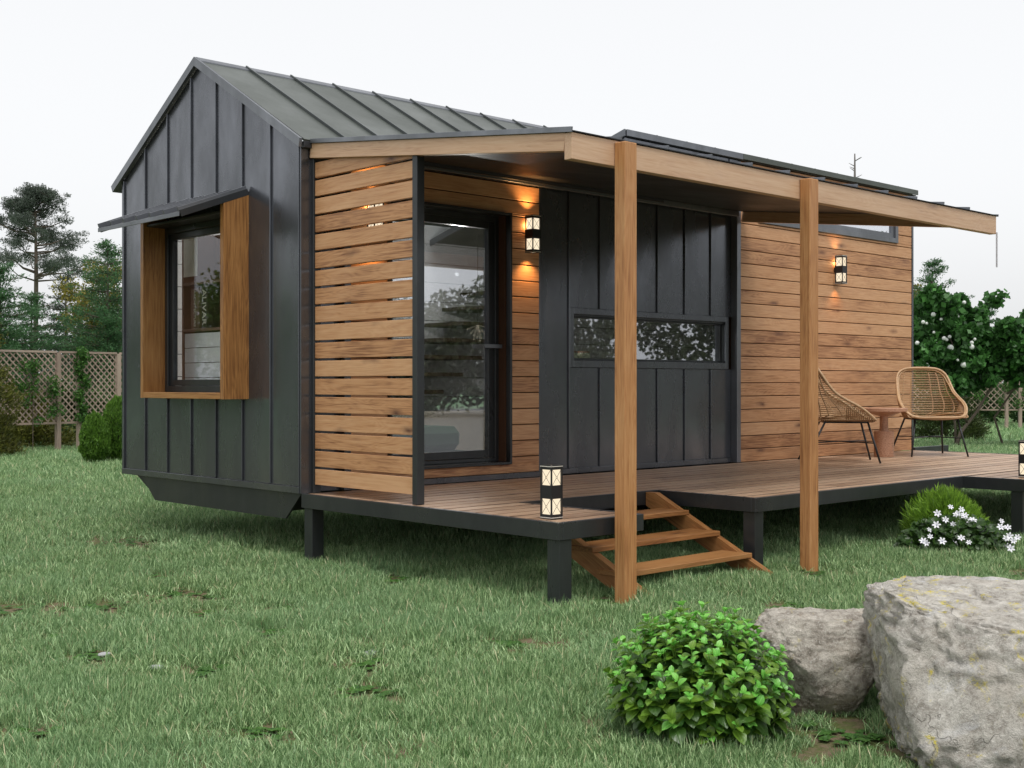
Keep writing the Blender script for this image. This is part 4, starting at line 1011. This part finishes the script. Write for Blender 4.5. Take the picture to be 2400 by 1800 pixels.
# ================================================================== VEGETATION
def ico_dirs(n):
    a = RNG.normal(size=(n, 3)); return a / np.linalg.norm(a, axis=1)[:, None]
def trunk_mesh(parent, name, pts, radii, mat=None):
    mb = MB(); mb.tube(pts, radii, 7); return mb.build(name, mat or M['bark'], parent, smooth=True)
def conifer(name, label, x, y, h, r, zb, mat, n=16000, leaf=.11, gaps=.35, droop=.12, layers=15, group=None, trunk_r=.09, clump=.26, lean=0, seed=1, flat=.55, asp=.35, toppow=.8):
    rg = np.random.default_rng(seed); t = thing(name, label, 'tree', (x, y, 0), group=group)
    trunk_mesh(t, 'trunk', [(x, y, -.1), (x + lean * .5, y, h * .5), (x + lean, y, h * .98)], [trunk_r, trunk_r * .6, .012])
    br = MB(); C = []; D = []
    for i in range(layers):
        f = (i + .5) / layers; z = zb + (h - zb) * f; R = r * (1 - f) ** toppow * (0.8 + .35 * rg.random()) + .07
        m = max(4, int(6 + 8 * (1 - f)))
        for k in range(m):
            a = rg.random() * 6.283; L = R * (0.65 + .5 * rg.random()); zt = z - droop * L + rg.normal() * .05
            p0 = np.array([x + lean * f, y, z]); p1 = p0 + np.array([math.cos(a) * L, math.sin(a) * L, zt - z + .10 * L])
            br.tube([tuple(p0), tuple((p0 + p1) / 2 + [0, 0, -.03]), tuple(p1)], [.02 * (1 - f) + .008, .012, .004], 4)
            nc = max(2, int(L / (clump * .7)))
            for c in range(nc):
                g = (c + .6 + rg.random() * .5) / nc
                if rg.random() < gaps * (1 - g * .7): continue
                cen = p0 + (p1 - p0) * min(1, g); sz = clump * (1.1 - .45 * g) * (.7 + .6 * rg.random()) * (0.55 + .45 * (1 - f))
                C.append((cen, sz)); D.append((p1 - p0) / L)
    for q in range(5): C.append((np.array([x + lean, y, h - .12 * q * (h / 5)]), clump * (.35 + .12 * q))); D.append(np.array([0, 0, 1.]))
    w = np.array([s ** 2 for _, s in C]); w /= w.sum(); cnt = rg.multinomial(n, w)
    P = []; DD = []
    for (c, s), k, d in zip(C, cnt, D):
        if k == 0: continue
        q = rg.normal(size=(k, 3)) * s * .42; q[:, 2] *= flat; P.append(c + q); DD.append(np.tile(d * .9 + np.array([0, 0, .35]), (k, 1)))
    P = np.concatenate(P); DD = np.concatenate(DD)
    mesh_obj('crown', quads_mesh(name + '_crown', cards(P, leaf, asp, dirs=DD, spread=.7), mat), None, t)
    br.build('branches', M['bark'], t)
    return t
def clumped(P_list, n, leaf, asp=.6, flat=1.0, up=0.3):
    w = np.array([s ** 2.2 for _, s in P_list]); w /= w.sum(); cnt = RNG.multinomial(n, w); P = []
    for (c, s), k in zip(P_list, cnt):
        if k: 
            q = ico_dirs(k) * (RNG.random((k, 1)) ** .45) * s; q[:, 2] *= flat; P.append(np.array(c) + q)
    return cards(np.concatenate(P), leaf, asp, up=up)
def broadleaf(name, label, x, y, h, r, zb, mat, n=7000, leaf=.3, clumps=40, csz=.3, group=None, tr=.15, flatten=.9):
    t = thing(name, label, 'tree', (x, y, 0), group=group); zc = (h + zb) / 2; hz = (h - zb) / 2
    trunk_mesh(t, 'trunk', [(x, y, -.1), (x + .1, y, zb), (x, y, zc)], [tr, tr * .75, tr * .3])
    L = []
    for _ in range(clumps):
        d = ico_dirs(1)[0] * (random.random() ** .4); L.append(((x + d[0] * r * .8, y + d[1] * r * .8, zc + d[2] * hz * .82), csz * r * random.uniform(.6, 1.25)))
    mesh_obj('crown', quads_mesh(name + '_crown', clumped(L, n, leaf, .7, flatten), mat), None, t); return t
GB = 'trees beyond the lattice fence'
ce = thing('cedar_tree', 'tall dark wide-branched cedar standing far behind the fence', 'tree', (24.3, 59.4, 0), group=GB)
trunk_mesh(ce, 'trunk', [(24.3, 59.4, -.1), (24.35, 59.4, 6.5), (24.3, 59.4, 10.6)], [.14, .10, .02])
L = []; bb = MB(); cr_ = random.Random(11)
for q in range(62):
    a = cr_.random() * 6.283; f = cr_.random(); z = 6.4 + 4.2 * f; R = (2.7 * (1 - f ** 1.7) + .35) * cr_.uniform(.25, 1.0); c = (24.3 + R * math.cos(a), 59.4 + R * math.sin(a), z + .16 * R)
    L.append((c, cr_.uniform(.28, .52))); bb.tube([(24.32, 59.4, z - .25), ((24.3 + c[0]) / 2, (59.4 + c[1]) / 2, z - .12), c], [.045, .03, .012], 4)
    for w in range(3):
        e = (c[0] + cr_.gauss(0, .42), c[1] + cr_.gauss(0, .42), c[2] + cr_.uniform(-.1, .35)); bb.tube([c, e], [.014, .005], 3); L.append((e, cr_.uniform(.12, .26)))
bb.build('branches', M['bark'], ce)
mesh_obj('crown', quads_mesh('cedar_crown', clumped([(c, q * 1.3) for c, q in L], 34000, .15, .20, .62, up=.2), M['cedar']), None, ce)
conifer('cedar_tree', 'smaller dark ragged tree between the two pines', 20.6, 47.4, 5.6, 1.3, 1.6, M['cedar'], 12000, .13, .35, -.1, 10, GB, .1, .5, seed=12, flat=.5, asp=.25, toppow=.4)
conifer('pine_tree', 'green pine with a pointed top right beside the gable wall', 16.2, 34.4, 5.45, 2.0, .6, M['pine'], 60000, .10, .18, -.10, 18, GB, .09, .46, seed=4, flat=.6, asp=.22, toppow=.62)
broadleaf('yellow_tree', 'yellow-green tree behind the green pine', 21.4, 45.8, 6.3, 2.0, 1.9, M['yellowleaf'], 12000, .11, 60, .26, GB)
conifer('pine_tree', 'dense dark green pine at the left end of the fence', 13.1, 34.4, 4.5, 1.6, .5, M['pine'], 45000, .11, .12, -.05, 16, GB, .09, .46, seed=8, flat=.6, asp=.22, toppow=.5)
conifer('pine_tree', 'lower green pine beside the dense one, rising just over the fence', 14.52, 35.75, 3.9, 1.35, .5, M['pine'], 22000, .11, .15, -.05, 12, GB, .08, .42, seed=21, flat=.6, asp=.22, toppow=.45)
conifer('pine_tree', 'loose pine behind the right corner of the house', 41.9, 22.4, 5.75, 2.3, .6, M['pine'], 42000, .12, .22, -.25, 16, GB, .1, .48, seed=5, flat=.5, asp=.22, toppow=.7)
broadleaf('yellow_tree', 'thin pale yellow tree behind the loose pine', 55.0, 30.8, 7.1, 1.2, 2.4, M['yellowleaf'], 3000, .14, 26, .3, GB)
conifer('pine_tree', 'small pine top rising above the flowering tree', 48.4, 23.4, 4.6, 1.0, .6, M['pine'], 9000, .13, .3, -.2, 12, GB, .07, .34, seed=15, flat=.5, asp=.25)
bt_ = thing('bare_tree', 'thin bare treetop sticking up behind the shed roof', 'tree', (53.1, 32.4, 0), group=GB)
trunk_mesh(bt_, 'trunk', [(53.1, 32.4, 0), (53.1, 32.4, 8), (53.1, 32.4, 12.4)], [.2, .13, .03], M['bare'])
mb = MB()
for i in range(26):
    a = random.random() * 6.28; z = random.uniform(9.5, 12.2); L = random.uniform(.2, .5); mb.tube([(53.1, 32.4, z), (53.1 + math.cos(a) * L, 32.4 + math.sin(a) * L, z + .15)], [.025, .008], 4)
mb.build('twigs', M['bare'], bt_)
# hedges that close the view behind the fences
def hedge(name, label, pts, r, h, mat, n, leaf, group=None):
    t = thing(name, label, 'hedge', (*pts[0], 0), group=group); L = []
    for (x, y) in pts:
        for _ in range(7): L.append(((x + random.gauss(0, r * .5), y + random.gauss(0, r * .5), random.uniform(.15, h * .85)), r * random.uniform(.3, .6)))
    mesh_obj('foliage', quads_mesh(name, clumped(L, n, leaf, .6), mat), None, t); return t
hedge('hedge', 'dark green hedge behind the lattice fence beside the gable', [(9.3 + i * .62, 26.2 + i * .12) for i in range(8)], .8, 1.45, M['hedge'], 17000, .10)
hedge('hedge', 'dark green hedge behind the lattice fence right of the house', [(35.5 + i * .8, 20.5 - i * .75) for i in range(9)], .9, 1.25, M['hedge'], 17000, .12)
hedge('hedge', 'far dark hedge line across the end of the garden', [(16 + i * 1.9, 42 - i * .25) for i in range(16)], 1.3, 1.5, M['hedge'], 15000, .25)
hedge('hedge', 'yellowish low hedge beyond the right lawn', [(44 + i * 1.1, 24.5 - i * 1.05) for i in range(9)], 1.0, .9, M['olive'], 9000, .16)
# junipers
def juniper(name, label, x, y, h, r, mat, n, leaf=.10, group=None):
    t = thing(name, label, 'shrub', (x, y, 0), group=group); L = []
    trunk_mesh(t, 'trunk', [(x, y, -.05), (x, y, h * .6)], [.05, .02])
    for _ in range(70):
        a = random.random() * 6.283; f = random.random(); z = h * f; R = r * (1 - f ** 1.6) * random.uniform(.4, 1.05); L.append(((x + R * math.cos(a), y + R * math.sin(a), max(.08, z)), r * .30 * random.uniform(.5, 1.1)))
    P = []; w = np.array([s ** 2 for _, s in L]); w /= w.sum(); cnt = RNG.multinomial(n, w); D = []
    for (c, s), k in zip(L, cnt):
        if not k: continue
        q = RNG.normal(size=(k, 3)) * s * .5; P.append(np.array(c) + q); dv = np.array([c[0] - x, c[1] - y, .4]); D.append(np.tile(dv / np.linalg.norm(dv), (k, 1)))
    mesh_obj('foliage', quads_mesh(name, cards(np.concatenate(P), leaf, .22, dirs=np.concatenate(D), spread=.5), mat), None, t); return t
juniper('juniper_shrub', 'olive green juniper at the left edge in front of the fence', 8.12, 22.35, 3.0, .72, M['olive'], 16000, .10)
juniper('juniper_shrub', 'low olive juniper seen under the lattice fence', 10.1, 24.9, 1.0, .85, M['olive'], 9000, .11)
juniper('juniper_shrub', 'round dark juniper behind the right rattan chair', 27.2, 14.2, 1.35, .80, M['junidark'], 14000, .10)
def thuja(label, x, y, z1, r):
    t = thing('thuja_bush', label, 'bush', (x, y, 0), group='egg shaped thuja bushes'); n = 10000; d = ico_dirs(n); zc = z1 / 2
    rr = (.86 + .18 * RNG.random((n, 1))) * (1 + .12 * np.array([[mnoise.noise(Vector(v) * 3.1 + Vector((x, y, 0)))] for v in d])); P = d * rr; P[:, 0] *= r; P[:, 1] *= r; P[:, 2] = P[:, 2] * z1 / 2; 
    tp = 1 - .22 * np.clip(P[:, 2] / (z1 / 2), -1, 1); P[:, 0] *= tp; P[:, 1] *= tp
    P += np.array([x, y, zc + .02]); D = d * .5 + np.array([0, 0, 1.0])
    mesh_obj('foliage', quads_mesh('thuja', cards(P, .065, .3, dirs=D, spread=.45), M['thuja']), None, t)
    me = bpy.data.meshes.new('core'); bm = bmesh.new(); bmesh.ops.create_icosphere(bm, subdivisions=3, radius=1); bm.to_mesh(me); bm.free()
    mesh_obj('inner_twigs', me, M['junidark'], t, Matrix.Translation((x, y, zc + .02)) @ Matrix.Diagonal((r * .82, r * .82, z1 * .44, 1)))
    trunk_mesh(t, 'stem', [(x, y, -.05), (x, y, .2)], [.03, .03])
thuja('smaller egg shaped thuja bush left of the gable wall', 8.87, 19.30, .80, .23)
thuja('taller egg shaped thuja bush touching the gable wall edge', 9.32, 19.40, 1.05, .29)
# climbing vines
def vine(label, pts, n, spread):
    t = thing('climbing_vine', label, 'vine', (*pts[0][:2], 0)); L = [(p, spread * random.uniform(.5, 1.1)) for p in pts]
    mb = MB(); mb.tube([(pts[0][0], pts[0][1], 0)] + pts, .008, 5); mb.build('stem', M['bark'], t)
    mesh_obj('leaves', quads_mesh('vine', clumped(L, n, .05, .8), M['vine']), None, t)
vine('green climbing vine on the fence post left of the gable', [(10.42 + random.uniform(-.10, .14), 23.26, z) for z in np.linspace(.55, 1.9, 14)], 1800, .13)
vine('loose green vine across the left lattice panel', [(9.1 + random.uniform(0, .8), 23.12, random.uniform(.6, 1.7)) for _ in range(16)], 1300, .15)
vine('green vine hanging in the right lattice fence', [(34.3 + i * .12 , 16.9 - i * .11, random.uniform(.7, 1.6)) for i in range(16)], 2200, .16)

# flowering tree with white globe blossoms, right of the house
ft = thing('flowering_tree', 'dark green flowering tree with white globe blossoms right of the house', 'tree', (24.6, 12.3, 0))
def S(u, d, z): return (d * FW[0] + u * RT[0], d * FW[1] + u * RT[1], z)      # place by metres right / forward of the lane
D0 = 25.4
for pts, rr in (([S(9.05, D0, -.05), S(9.15, D0, .30), S(9.5, D0, .75), S(9.85, D0, 1.35), S(10.2, D0, 1.9)], [.045, .036, .03, .022, .012]),
                ([S(9.10, D0 + .1, -.05), S(9.04, D0, .5), S(8.95, D0, 1.2), S(9.1, D0, 1.9), S(8.9, D0, 2.3)], [.03, .026, .022, .018, .01]),
                ([S(10.2, D0 + .4, -.05), S(10.0, D0 + .4, .6), S(10.25, D0, 1.2), S(10.6, D0, 1.9)], [.028, .022, .018, .012]),
                ([S(9.3, D0, .5), S(9.0, D0 - .1, 1.0), S(8.8, D0, 1.6)], [.03, .025, .012]), ([S(10.1, D0, 1.1), S(10.7, D0, 1.45), S(11.2, D0, 1.9)], [.025, .018, .01]),
                ([S(9.8, D0, 1.3), S(9.5, D0 + .1, 1.9), S(9.6, D0, 2.5)], [.03, .02, .01])):
    mb = MB(); mb.tube(pts, rr, 7); mb.build('stem', M['bark'], ft, smooth=True)
L = []
for _ in range(300):
    u = random.uniform(8.0, 11.9); zt = 2.75 + .30 * math.sin(u * 2.3 + .6) + .12 * math.sin(u * 7); z = random.uniform(1.25, zt)
    if z < 1.6 and random.random() < .45: continue
    L.append((S(u, D0 + random.gauss(0, .45), z), random.uniform(.13, .26)))
for (u, z) in ((9.75, 3.05), (9.9, 2.95), (10.0, 3.12), (9.6, 2.85), (11.1, 3.0), (11.25, 3.15), (11.3, 2.85), (8.5, 2.7)): L.append((S(u, D0, z), .13))
mesh_obj('crown', quads_mesh('flowering_crown', clumped(L, 30000, .135, .75, up=-.2), M['maple']), None, ft)
bl = bpy.data.meshes.new('blossom'); bm = bmesh.new(); bmesh.ops.create_icosphere(bm, subdivisions=3, radius=1)
for v in bm.verts: v.co *= 1 + .07 * mnoise.noise(v.co * 6)
bm.to_mesh(bl); bm.free(); bl.materials.append(M['blossom']); bl.polygons.foreach_set('use_smooth', [True] * len(bl.polygons))
BL = [(2188, 737, 5.5), (2243, 744, 6.5), (2164, 755, 4.5), (2172, 758, 3.2), (2206, 748, 3.5), (2189, 779, 3.3), (2226, 789, 4), (2213, 793, 5), (2192, 805, 5), (2166, 806, 3.5), (2150, 804, 5),
      (2206, 814, 4), (2228, 815, 7.3), (2277, 813, 6.5), (2278, 803, 4.5), (2190, 828, 4), (2245, 844, 3.4), (2259, 855, 7), (2172, 857, 6.3), (2154, 857, 5.5), (2260, 709, 4.5), (2285, 795, 3.5), (2219, 796, 4)]
for px, py, r in BL:
    d = D0 - .75; u = (px - 1200) / 2917 * d; z = 1.3 + (900 - py) / 2917 * d
    link(bpy.data.objects.new('blossom', bl), ft, Matrix.Translation(S(u, d, z)) @ Matrix.Diagonal((r / 2917 * d,) * 3 + (1,)))

# trees and hedge on the camera's side of the garden: they show in the window panes
LBS = ['low broad tree across the street, mirrored left in the door glass', 'rounded tree mirrored in the middle of the door glass', 'bushy tree mirrored in the right half of the door glass',
       'spreading tree mirrored between door and kitchen window', 'dark tree mirrored in the left end of the kitchen window', 'tall tree mirrored in the left part of the kitchen window',
       'tall tree mirrored in the middle of the kitchen window', 'dense tree mirrored in the right part of the kitchen window', 'tallest tree mirrored at the right end of the kitchen window']
for i, (x, y, h, r) in enumerate(((15, -25, 4.0, 5), (21, -26, 4.7, 5), (26, -27, 4.2, 5), (31, -25, 4.8, 5), (35, -23, 6.0, 5), (39, -22, 8, 4.4), (45, -19, 9, 5), (52, -17, 10, 5.5), (60, -12, 11, 6))):
    broadleaf('garden_tree', LBS[i], x, y, h, r, -.4, M['fargreen'], 16000 if i < 4 else 7000, .26, 110 if i < 4 else 45, .26 if i < 4 else .20, 'trees mirrored in the window panes')
for i, (x, y, h, r) in enumerate(((-7, 26, 4.7, 3.4), (-2.5, 29, 4.4, 3.4), (-12, 33, 5.4, 4.2), (2.5, 31, 4.3, 3))):
    broadleaf('garden_tree', ['leafy tree mirrored low in the gable window', 'fuller leafy tree mirrored in the gable window', 'tall leafy tree mirrored at the top of the gable window', 'small leafy tree mirrored beside the gable window books'][i], x, y, h, r, .4, M['thuja'], 14000, .15, 80, .26, 'trees mirrored in the gable window')

# ================================================================== FOREGROUND SHRUB
shrub = thing('leafy_shrub', 'bright green round leafy shrub in front of the boulders', 'shrub', (3.62, 2.86, 0))
def leaf_mesh(name, mat, L, W, fold, curl):
    V = []; F = []; UV = []; n = 6
    for i in range(n + 1):
        t = i / n; w = W * (math.sin(math.pi * t ** 1.1) ** .60 if 0 < t < 1 else 0.03); z = curl * L * (t * t) * -1 + .06 * L * math.sin(t * 3)
        for s in (-1, 0, 1): V.append((t * L, s * w, z + (fold * w if s else 0))); UV.append((t, s * .5, 0))
    for i in range(n):
        for j in (0, 1): a = i * 3 + j; F.append((a, a + 3, a + 4, a + 1))
    me = bpy.data.meshes.new(name); me.from_pydata(V, [], F); a = me.attributes.new('leafuv', 'FLOAT_VECTOR', 'POINT'); a.data.foreach_set('vector', [c for u in UV for c in u])
    me.materials.append(mat); me.polygons.foreach_set('use_smooth', [True] * len(F)); return me, V, F, UV
LN = leaf_mesh('leaf_young', M['leaf_new'], 0.047, .0160, .35, .25); LM = leaf_mesh('leaf_mid', M['leaf_mid'], .057, .0205, .3, .3); LO = leaf_mesh('leaf_old', M['leaf_old'], .070, .027, .2, .35)
SCX, SCY, SCZ, SR = 3.68, 2.90, .205, .305
inst = []     # (kind, matrix)
stems = MB()
def leaf_at(kind, p, d, nrm, sc):
    x = Vector(d).normalized(); z = (Vector(nrm) - x * Vector(nrm).dot(x)).normalized(); y = z.cross(x); R = Matrix((x, y, z)).transposed().to_4x4()
    inst.append((kind, Matrix.Translation(p) @ R @ Matrix.Diagonal((sc, sc, sc, 1))))
rs = random.Random(5)
camv = Vector((0, 0, 1.3))
for i in range(330):
    f = (i + .5) / 330; el = math.asin(1 - 1.62 * f); az = i * 2.39996 + rs.uniform(-.2, .2)
    d = Vector((math.cos(az) * math.cos(el), math.sin(az) * math.cos(el), math.sin(el)))
    R = SR * rs.uniform(.78, 1.16); tip = Vector((SCX, SCY, SCZ)) + Vector((d.x * R, d.y * R, d.z * .80 * SR * rs.uniform(.84, 1.12)))
    if tip.z < .03: tip.z = .03 + rs.random() * .03
    root = Vector((SCX, SCY, .02)) + (tip - Vector((SCX, SCY, .02))) * .25
    g = (tip - root).normalized(); g = (g + Vector((0, 0, .55))).normalized()
    base = tip - g * .10; stems.tube([tuple(root), tuple(base), tuple(tip)], [.0035, .0022, .0012], 4)
    if (tip - Vector((SCX, SCY, SCZ))).dot(camv - Vector((SCX, SCY, SCZ))) < -.25 * SR * 2 and rs.random() < .4: continue
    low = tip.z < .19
    for q in range(5):                       # pairs down the twig
        p = tip - g * (.026 * q); a0 = rs.random() * 6.283; nl = 2 if q else 3
        for w in range(nl):
            a = a0 + q * 1.57 + w * 6.283 / nl; side = g.cross(Vector((math.cos(a), math.sin(a), .1))).normalized()
            dd = side * (1.0 if q else .75) + g * (.75 - .12 * q if q else 1.0); up_ = g + Vector((0, 0, .6))
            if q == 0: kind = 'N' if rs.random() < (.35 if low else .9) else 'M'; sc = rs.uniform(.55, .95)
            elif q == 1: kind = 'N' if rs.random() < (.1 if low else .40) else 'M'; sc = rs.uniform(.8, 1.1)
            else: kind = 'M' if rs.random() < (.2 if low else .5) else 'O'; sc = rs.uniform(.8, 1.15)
            leaf_at(kind, p, dd, up_, sc * (1.1 if low else .80))
ctr = Vector((SCX, SCY, SCZ)); vd = (camv - ctr).normalized()
inst.sort(key=lambda k: -((k[1].translation - ctr).dot(vd) + .12 * k[1].to_scale().x + (.05 if k[0] == 'N' else 0)))
TPL = {'N': LN, 'M': LM, 'O': LO}
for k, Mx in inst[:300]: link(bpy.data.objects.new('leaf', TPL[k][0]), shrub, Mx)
for kk in 'NMO':
    rest = [m for k, m in inst[300:] if k == kk]
    if not rest: continue
    me0, V, F, UV = TPL[kk]; V4 = np.c_[np.array(V), np.ones(len(V))]; allV = np.concatenate([(np.array(m) @ V4.T).T[:, :3] for m in rest])
    nV = len(V); allF = (np.array(F)[None] + (np.arange(len(rest)) * nV)[:, None, None]).reshape(-1, 4)
    me = bpy.data.meshes.new('leaves'); me.from_pydata(allV.tolist(), [], allF.tolist())
    a = me.attributes.new('leafuv', 'FLOAT_VECTOR', 'POINT'); a.data.foreach_set('vector', np.tile(np.array(UV), (len(rest), 1)).reshape(-1).astype(np.float32))
    a = me.attributes.new('rnd', 'FLOAT', 'POINT'); a.data.foreach_set('value', np.repeat(RNG.random(len(rest)), nV).astype(np.float32))
    me.materials.append(me0.materials[0]); me.polygons.foreach_set('use_smooth', [True] * len(me.polygons))
    o = link(bpy.data.objects.new('leaves', me), shrub); o['kind'] = 'stuff'
stems.build('twigs', M['stem'], shrub)

# ================================================================== FLOWERING MOUND UNDER THE DECK EDGE
md_ = thing('juniper_mound', 'bright green needle mound behind the white flowers', 'shrub', (9.30, 4.86, 0))
n = 9000; d = ico_dirs(n); d[:, 2] = np.abs(d[:, 2]); P = d * (.72 + .28 * RNG.random((n, 1))) * (1 + .22 * np.array([[mnoise.noise(Vector(v) * 2.6)] for v in d])) * np.array([.34, .34, .46]) + np.array([9.30, 4.86, .0])
mesh_obj('foliage', quads_mesh('mound', cards(P, .075, .10, dirs=d + np.array([0, 0, .5]), spread=.45), M['mound']), None, md_)
fl = thing('flowering_plant', 'low plant with white six petal flowers below the deck corner', 'plant', (9.05, 4.66, 0))
def round_leaf():
    mb = MB(); mb.v = [Vector((0, 0, 0))] + [Vector((.03 * math.cos(a), .03 * math.sin(a), .006)) for a in np.linspace(.3, 5.98, 9)]; mb.f = [(0, i, i + 1) for i in range(1, 9)]; return mb
# leaf mass
Lp = []; n = 700
for i in range(n):
    a = random.random() * 6.283; q = math.sqrt(random.random()); u = q * math.cos(a) * .44; w = q * math.sin(a) * .24; hgt = .25 * math.sqrt(max(0, 1 - q * q)) + .03
    c = np.array([9.06 + u * .729 + w * .685, 4.66 - u * .684 + w * .729, hgt * random.uniform(.4, 1.05)])
    nz = Vector((random.gauss(0, .5) - .5, random.gauss(0, .5) - .5, 1)).normalized(); Mx = rot_to(nz, random.random() * 6)
    for j in range(7):
        a1, a2 = .3 + j * .81, .3 + (j + 1) * .81; s = random.uniform(.9, 1.1) * .030
        Lp.append([c, c + np.array(Mx.to_3x3() @ Vector((s * math.cos(a1), s * math.sin(a1), .005))), c + np.array(Mx.to_3x3() @ Vector((s * math.cos(a2), s * math.sin(a2), .005)))])
o = mesh_obj('leaves', quads_mesh('round_leaves', np.array(Lp), M['moundleaf'], nper=3), None, fl); o['kind'] = 'stuff'
pm = MB()
for j in range(6):
    a = j * math.pi / 3; ca, sa = math.cos(a), math.sin(a); b = len(pm.v)
    for (r, w, z) in ((.004, .003, .0), (.016, .008, .008), (.029, .0075, .012), (.037, .001, .009)):
        for s in (-1, 1): pm.v.append(Vector((ca * r - sa * w * s, sa * r + ca * w * s, z)))
    for i in range(3): pm.f.append((b + 2 * i, b + 2 * i + 1, b + 2 * i + 3, b + 2 * i + 2))
petals = bpy.data.meshes.new('petals'); petals.from_pydata([tuple(v) for v in pm.v], [], pm.f); petals.materials.append(M['petal'])
cm = MB(); cm.lathe([(0, -.012), (.003, -.010), (.0065, .001), (.005, .007), (0, .008)], (0, 0, 0), 8); centre = cm.me('centre', M['petal_centre'])
FLW = [(2228, 1189), (2253, 1195), (2197, 1204), (2216, 1219), (2195, 1231), (2257, 1211), (2266, 1219), (2274, 1225), (2280, 1220), (2262, 1209), (2234, 1229), (2178, 1243), (2180, 1258), (2164, 1269), (2171, 1273),
       (2208, 1269), (2236, 1275), (2253, 1262), (2271, 1272), (2347, 1222), (2345, 1236), (2362, 1237), (2358, 1262), (2366, 1257), (2385, 1260), (2375, 1268), (2359, 1281), (2369, 1286), (2241, 1207), (2246, 1204)]
fr = random.Random(3)
for px, py in FLW:
    dd = 9.15 + fr.uniform(0, .35) + (0 if py > 1225 else .15); u = (px - 1200) / 2917 * dd; z = max(.04, 1.3 + (900 - py) / 2917 * dd); c = Vector(S(u, dd, z))
    nz = Vector((-.62 + fr.uniform(-.35, .35), -.66 + fr.uniform(-.35, .35), .45 + fr.uniform(-.1, .5))).normalized(); Mx = Matrix.Translation(c) @ rot_to(nz, fr.random() * 6) @ Matrix.Diagonal((fr.uniform(.62, .92),) * 3 + (1,))
    f = link(bpy.data.objects.new('flower', petals), fl, Mx); link(bpy.data.objects.new('flower_centre', centre), f, Mx)
    mb = MB(); mb.tube([tuple(c - nz * .008), tuple(c - Vector((-.01, -.01, .05))), (c.x + .05, c.y + .05, max(0, c.z - .15))], .0016, 4); mb.build('flower_stem', M['stem'], f)

# ================================================================== BOULDERS
def rock(label, cx, cy, sx, sy, sz, zc, mat, seed, flat_top=None, sub=6, rz=0.0, bumps=(), boxy=.72, taper=0.0, tilt=0.0):
    bm = bmesh.new(); bmesh.ops.create_icosphere(bm, subdivisions=sub, radius=1)
    rp = random.Random(seed); planes = []
    for _ in range(11):
        pn = Vector((rp.gauss(0, 1), rp.gauss(0, 1), rp.gauss(0, .8))).normalized(); planes.append((pn, rp.uniform(.72, .90)))
    off = Vector((seed * 3.1, seed * 1.7, seed * .9)); R = Matrix.Rotation(rz, 3, 'Z')
    for v in bm.verts:
        p = v.co.copy(); e = boxy; q = Vector((math.copysign(abs(p.x) ** e, p.x), math.copysign(abs(p.y) ** e, p.y), math.copysign(abs(p.z) ** e, p.z)))
        n1 = mnoise.fractal(q * 1.1 + off, 1.0, 2.0, 3); n2 = mnoise.fractal(q * 3.4 + off, .8, 2.1, 5); n3 = mnoise.ridged_multi_fractal(q * 2.2 + off, .9, 2.1, 5, 1.0, 2.0)
        n4 = mnoise.fractal(q * 13 + off, .7, 2.1, 4)
        s = 1 + .10 * n1 + .05 * n2 - .008 * n3; q *= s * .92
        for (bd, bs, bh) in bumps:
            q += bd.normalized() * bh * max(0, 1 - (q.normalized() - bd.normalized()).length / bs) ** 1.5
        for pn, pd in planes:
            e_ = q.dot(pn) - pd
            if e_ > 0: q -= pn * e_ * .88
        q *= 1 + .030 * n4 + .012 * mnoise.noise(q * 38)
        tp = 1 + taper * (q.z - .3); q = Vector((q.x * sx * tp, q.y * sy * (1 + taper * .4 * (q.z - .3)), q.z * sz + tilt * q.x * sx)); v.co = R @ q
    me = bpy.data.meshes.new('boulder'); bm.to_mesh(me); bm.free(); me.polygons.foreach_set('use_smooth', [True] * len(me.polygons))
    o = mesh_obj('boulder', me, mat, None, Matrix.Translation((cx, cy, zc))); tag(o, label, 'boulder', 'garden boulders'); return o
def at_ud(u, d): return (d * FW[0] + u * RT[0], d * FW[1] + u * RT[1])
x, y = at_ud(1.255, 5.03)
rock('smaller brown-grey boulder between the leafy shrub and the big pale rock', x, y, .29, .25, .235, .165, M['rock_small'], 2.0, rz=-.75, boxy=.62, taper=.12, tilt=.02)
x, y = at_ud(2.07, 4.46)
rock('big pale lichened boulder cut by the right edge of the picture', x, y, .89, .66, .44, .185, M['rock_big'], 5.0, rz=-.75, boxy=.58, taper=.03, tilt=-.11)
# pebbles in the lawn
pb = bpy.data.meshes.new('stone'); bm = bmesh.new(); bmesh.ops.create_icosphere(bm, subdivisions=3, radius=1)
for v in bm.verts: v.co *= 1 + .25 * mnoise.noise(v.co * 1.3)
bm.to_mesh(pb); bm.free(); pb.materials.append(M['pebble']); pb.polygons.foreach_set('use_smooth', [True] * len(pb.polygons))
for (x, y, s, lab) in ((2.64, 5.65, .022, 'flat pale stone in the grass, leftmost and farther one'), (2.69, 5.23, .026, 'pale stone beside the leafy weed patch in the left lawn'), (3.58, 4.80, .032, 'pale grey stone in the lawn below the dark weeds'),
                       (3.47, 5.41, .022, 'small pale stone on the bare spot in mid lawn'), (6.60, 4.66, .02, 'small white stone at the foot of the second wood post'), (6.78, 4.75, .016, 'tiny white stone near the foot of the steps')):
    o = link(bpy.data.objects.new('stone', pb), None, Matrix.Translation((x, y, .012)) @ Matrix.Rotation(random.random() * 6, 4, 'Z') @ Matrix.Diagonal((s * 1.6, s, s * .5, 1))); tag(o, lab, 'stone', 'pale stones in the lawn')
bpy.context.view_layer.update()
print('objects', len(bpy.data.objects))
